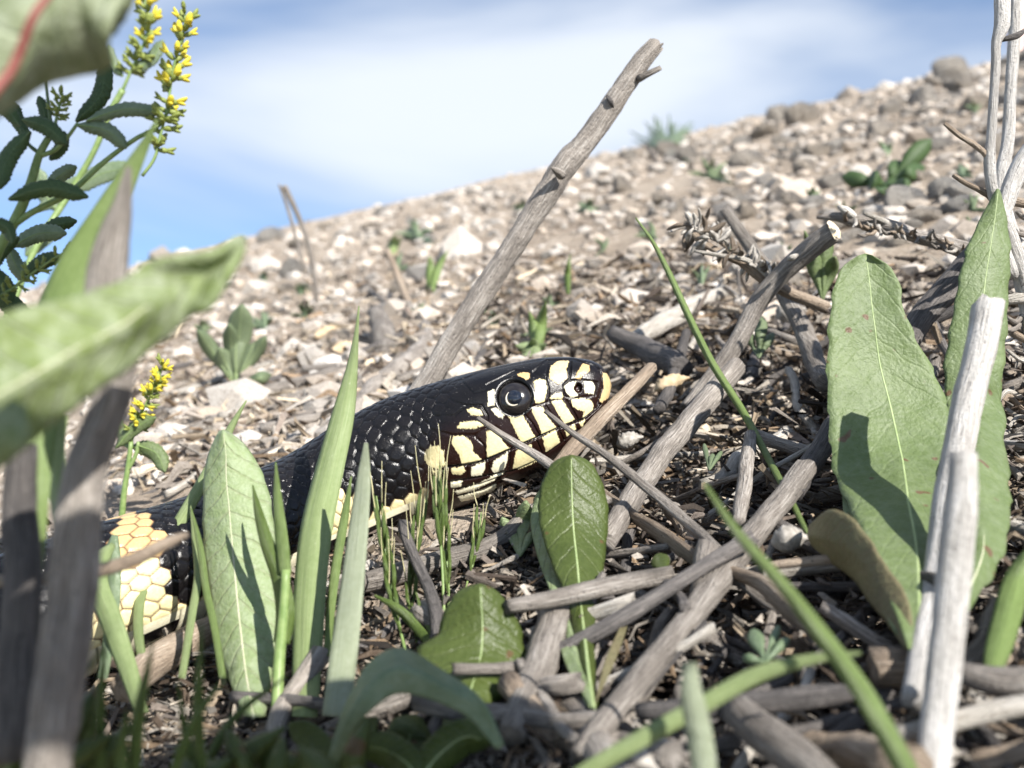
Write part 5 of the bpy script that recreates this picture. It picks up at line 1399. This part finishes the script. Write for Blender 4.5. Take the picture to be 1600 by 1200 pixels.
# faint bush on the skyline
bs = thing('skyline_bush', 'small blue-green bush standing on the skyline right of the broken stick', 'bush', tuple(gp(1040, 222)))
db = 2.75
for k in range(46):
    a = rnd.gauss(0, .75); L = rnd.uniform(18, 58)
    x0, y0 = 1040 + rnd.uniform(-10, 10), 232
    x1, y1 = x0 + L * math.sin(a) * 1.1, y0 - L * math.cos(a)
    blade(None, [(x1, y1, db + rnd.uniform(-.06, .06), 1.2), ((x0 + x1) / 2 + rnd.uniform(-4, 4), (y0 + y1) / 2, db, 4.5), (x0, y0, db, 3)], 'leaf_blue', parent=bs, nv=8, nu=3, name='sprig')

# ------------------------------------------------------------------ unseen leafy plant added beside the camera to shade the left foreground and clover
def shade_leaf(root, c, ax, side, L, W, mat='leaf', seed=0):
    """added shading leaf by centre, long axis and side axis in the place itself"""
    ax = np.array(ax, float); ax /= np.linalg.norm(ax); side = np.array(side, float); side -= ax * (side @ ax); side /= np.linalg.norm(side)
    nrm = np.cross(ax, side); nv, nu = 30, 13
    v = np.linspace(0, 1, nv); us = np.linspace(-1, 1, nu)
    w = W / 2 * np.sin(np.clip(v, 0, 1) ** .8 * np.pi * .97 + .04) ** .7
    G = np.array(c)[None, None] + (ax * L)[None, None] * (v - .5)[:, None, None] + side[None, None] * (w[:, None] * us[None])[..., None] - nrm[None, None] * (.12 * L * (v[:, None] - .5) ** 2 * 2 + .1 * W * us[None] ** 2)[..., None]
    G = G + .001 * fbm(G * 90, 3, seed)[..., None]
    q = sheet_geo(G, .0006, np.stack(np.meshgrid(us * .5 + .5, v), -1))
    o = link('leaf', mk_mesh('leaf', q[0], q[1], M[mat], q[2]), root)
    q = tube_geo(G[:, nu // 2], np.linspace(.0009, .0004, nv), 8)
    link('midrib', mk_mesh('midrib', q[0], q[1], M['rib_pale'], q[2]), o)
    return G[0, nu // 2]
sun3 = np.array(SUN)
ov = thing('added_shade_plant', 'unseen broad-leaved plant added outside the view to shade the left foreground', 'plant', (-.02, -.05, float(gbase(-.02, -.05))))
top = np.array([-.012, -.045, .16])
C = cr(np.array([[-.02, -.05, float(gbase(-.02, -.05)) - .003], [-.03, -.06, .05], [-.022, -.055, .11], tuple(top)]), 40)
q = tube_geo(C, np.linspace(.0028, .0016, 40), 10, .05, 5)
link('stem', mk_mesh('stem', q[0], q[1], M['stem_green'], q[2]), ov)
for k, (tgt, t, L, W) in enumerate([(P(90, 1060, .071), .09, .056, .030), (P(300, 1160, .088), .115, .05, .030), (P(490, 1200, .09), .125, .045, .026), (P(10, 300, .125), .10, .042, .030)]):
    c = tgt + sun3 * t
    base = shade_leaf(ov, c, (c - top) * np.array([1, 1, .4]), (.6, .6, -.3), L, W, 'leaf', 80 + k)
    q = tube_geo(cr(np.array([C[-1 - 4 * k], (C[-1 - 4 * k] + base) / 2 + np.array([0, 0, .006]), base]), 14), .0009, 8)
    link('leaf_stalk', mk_mesh('leaf_stalk', q[0], q[1], M['stem_green'], q[2]), ov)

# ------------------------------------------------------------------ a person standing beyond the crest: only a bare shin reaches into view
def skinned(name, verts, edges, mat, parent, sub=2):
    me = bpy.data.meshes.new(name)
    me.from_pydata([v[:3] for v in verts], edges, [])
    me.materials.append(mat)
    o = bpy.data.objects.new(name, me); COL.objects.link(o); o.parent = parent
    sk_ = o.modifiers.new('skin', 'SKIN'); sk_.use_smooth_shade = True
    for i, v in enumerate(verts):
        me.skin_vertices[0].data[i].radius = (v[3], v[4] if len(v) > 4 else v[3])
        me.skin_vertices[0].data[i].use_root = i == 0
    ss = o.modifiers.new('subdivision', 'SUBSURF'); ss.levels = sub; ss.render_levels = sub
    return o
def chain(vs, es, start, pts):
    prev = start
    for p in pts:
        vs.append(p); es.append((prev, len(vs) - 1)); prev = len(vs) - 1
    return prev
pos_y = 5.0
pos_x = (1590 - 800) / F * pos_y + .10
person = thing('person', 'person with bare legs standing behind the crest beside the dead shrub', 'person', (pos_x, pos_y, float(gbase(pos_x, pos_y)) - .02))
vs_, es_ = [(0, 0, .93, .13, .10)], []
chest = chain(vs_, es_, 0, [(0, 0, 1.08, .125, .095), (0, 0, 1.25, .145, .105), (0, .0, 1.38, .13, .09)])
neck = chain(vs_, es_, chest, [(0, 0, 1.46, .055), (0, -.01, 1.53, .055), (0, -.02, 1.60, .078, .09), (0, -.02, 1.68, .075, .092), (0, -.01, 1.735, .045, .055)])
for sx in (-1, 1):
    hip = chain(vs_, es_, 0, [(sx * .10, 0, .86, .088), (sx * .105, 0, .70, .078), (sx * .105, -.01, .50, .056), (sx * .105, .012, .36, .056), (sx * .105, .01, .22, .044), (sx * .105, .01, .09, .034)])
    chain(vs_, es_, hip, [(sx * .108, -.02, .045, .036, .03), (sx * .115, -.12, .03, .038, .024), (sx * .12, -.18, .025, .03, .016)])
    wr = chain(vs_, es_, chest, [(sx * .17, 0, 1.385, .055), (sx * .20, .01, 1.25, .045), (sx * .215, .015, 1.10, .037), (sx * .22, -.01, .98, .033), (sx * .222, -.03, .875, .024), (sx * .222, -.038, .83, .028, .018)])
    for k, (dy, L) in enumerate([(-.03, .07), (-.012, .08), (.006, .074), (.022, .06)]):
        chain(vs_, es_, wr, [(sx * .222, -.038 + dy, .80, .0095), (sx * .218, -.042 + dy, .80 - L * .5, .009), (sx * .21, -.045 + dy, .80 - L, .007)])
    chain(vs_, es_, wr, [(sx * .212, -.068, .825, .010), (sx * .205, -.082, .80, .009), (sx * .2, -.085, .775, .0075)])
skinned('body', vs_, es_, M['skin'], person)
sv_, se_ = [(0, 0, .92, .145, .115)], []
ch = chain(sv_, se_, 0, [(0, 0, 1.08, .14, .11), (0, 0, 1.25, .158, .118), (0, 0, 1.385, .135, .095), (0, 0, 1.45, .068)])
for sx in (-1, 1): chain(sv_, se_, 3, [(sx * .17, 0, 1.39, .068), (sx * .20, .01, 1.25, .062), (sx * .212, .012, 1.16, .058)])
skinned('shirt', sv_, se_, M['cloth_blue'], person)
hv, he = [(0, 0, .95, .15, .12)], []
for sx in (-1, 1): chain(hv, he, 0, [(sx * .10, 0, .86, .104), (sx * .108, 0, .72, .098), (sx * .11, 0, .58, .092)])
skinned('shorts', hv, he, M['cloth_grey'], person)
skinned('hair', [(0, .0, 1.70, .088, .1), (0, .03, 1.66, .08, .085), (0, .04, 1.60, .06, .05)], [(0, 1), (1, 2)], M['hair'], person)
skinned('nose', [(0, -.105, 1.645, .012), (0, -.125, 1.615, .015)], [(0, 1)], M['skin'], person, 1)
for sx in (-1, 1):
    skinned('ear', [(sx * .078, -.01, 1.645, .012, .02), (sx * .08, -.01, 1.61, .010, .016)], [(0, 1)], M['skin'], person, 1)
    skinned('shoe', [(sx * .108, .03, .045, .05, .045), (sx * .112, -.06, .035, .05, .04), (sx * .12, -.19, .03, .045, .03)], [(0, 1), (1, 2)], M['cloth_grey'], person, 1)
    skinned('eye', [(sx * .03, -.103, 1.645, .010), (sx * .03, -.105, 1.643, .008)], [(0, 1)], M['eye'], person, 1)
skinned('mouth', [(-.022, -.105, 1.575, .006), (.022, -.105, 1.575, .006)], [(0, 1)], M['rib_red'], person, 1)

# ------------------------------------------------------------------ dark leafy clump in the shade at the bottom left
dk = thing('shaded_leaf_clump', 'dark clump of leaves in shade along the foot of the withered stalks', 'plant', tuple(P(250, 1260, .088)))
for k in range(30):
    bx = rnd.uniform(-40, 560); by = 1265; L = rnd.uniform(70, 190) * (1.15 if bx < 300 else .8)
    a = rnd.gauss(0, .55); dd = rnd.uniform(.076, .092)
    tip = (bx + L * math.sin(a), by - L * math.cos(a), dd)
    midp = ((bx + tip[0]) / 2 + rnd.uniform(-14, 14), (by + tip[1]) / 2 - 8, dd - .002)
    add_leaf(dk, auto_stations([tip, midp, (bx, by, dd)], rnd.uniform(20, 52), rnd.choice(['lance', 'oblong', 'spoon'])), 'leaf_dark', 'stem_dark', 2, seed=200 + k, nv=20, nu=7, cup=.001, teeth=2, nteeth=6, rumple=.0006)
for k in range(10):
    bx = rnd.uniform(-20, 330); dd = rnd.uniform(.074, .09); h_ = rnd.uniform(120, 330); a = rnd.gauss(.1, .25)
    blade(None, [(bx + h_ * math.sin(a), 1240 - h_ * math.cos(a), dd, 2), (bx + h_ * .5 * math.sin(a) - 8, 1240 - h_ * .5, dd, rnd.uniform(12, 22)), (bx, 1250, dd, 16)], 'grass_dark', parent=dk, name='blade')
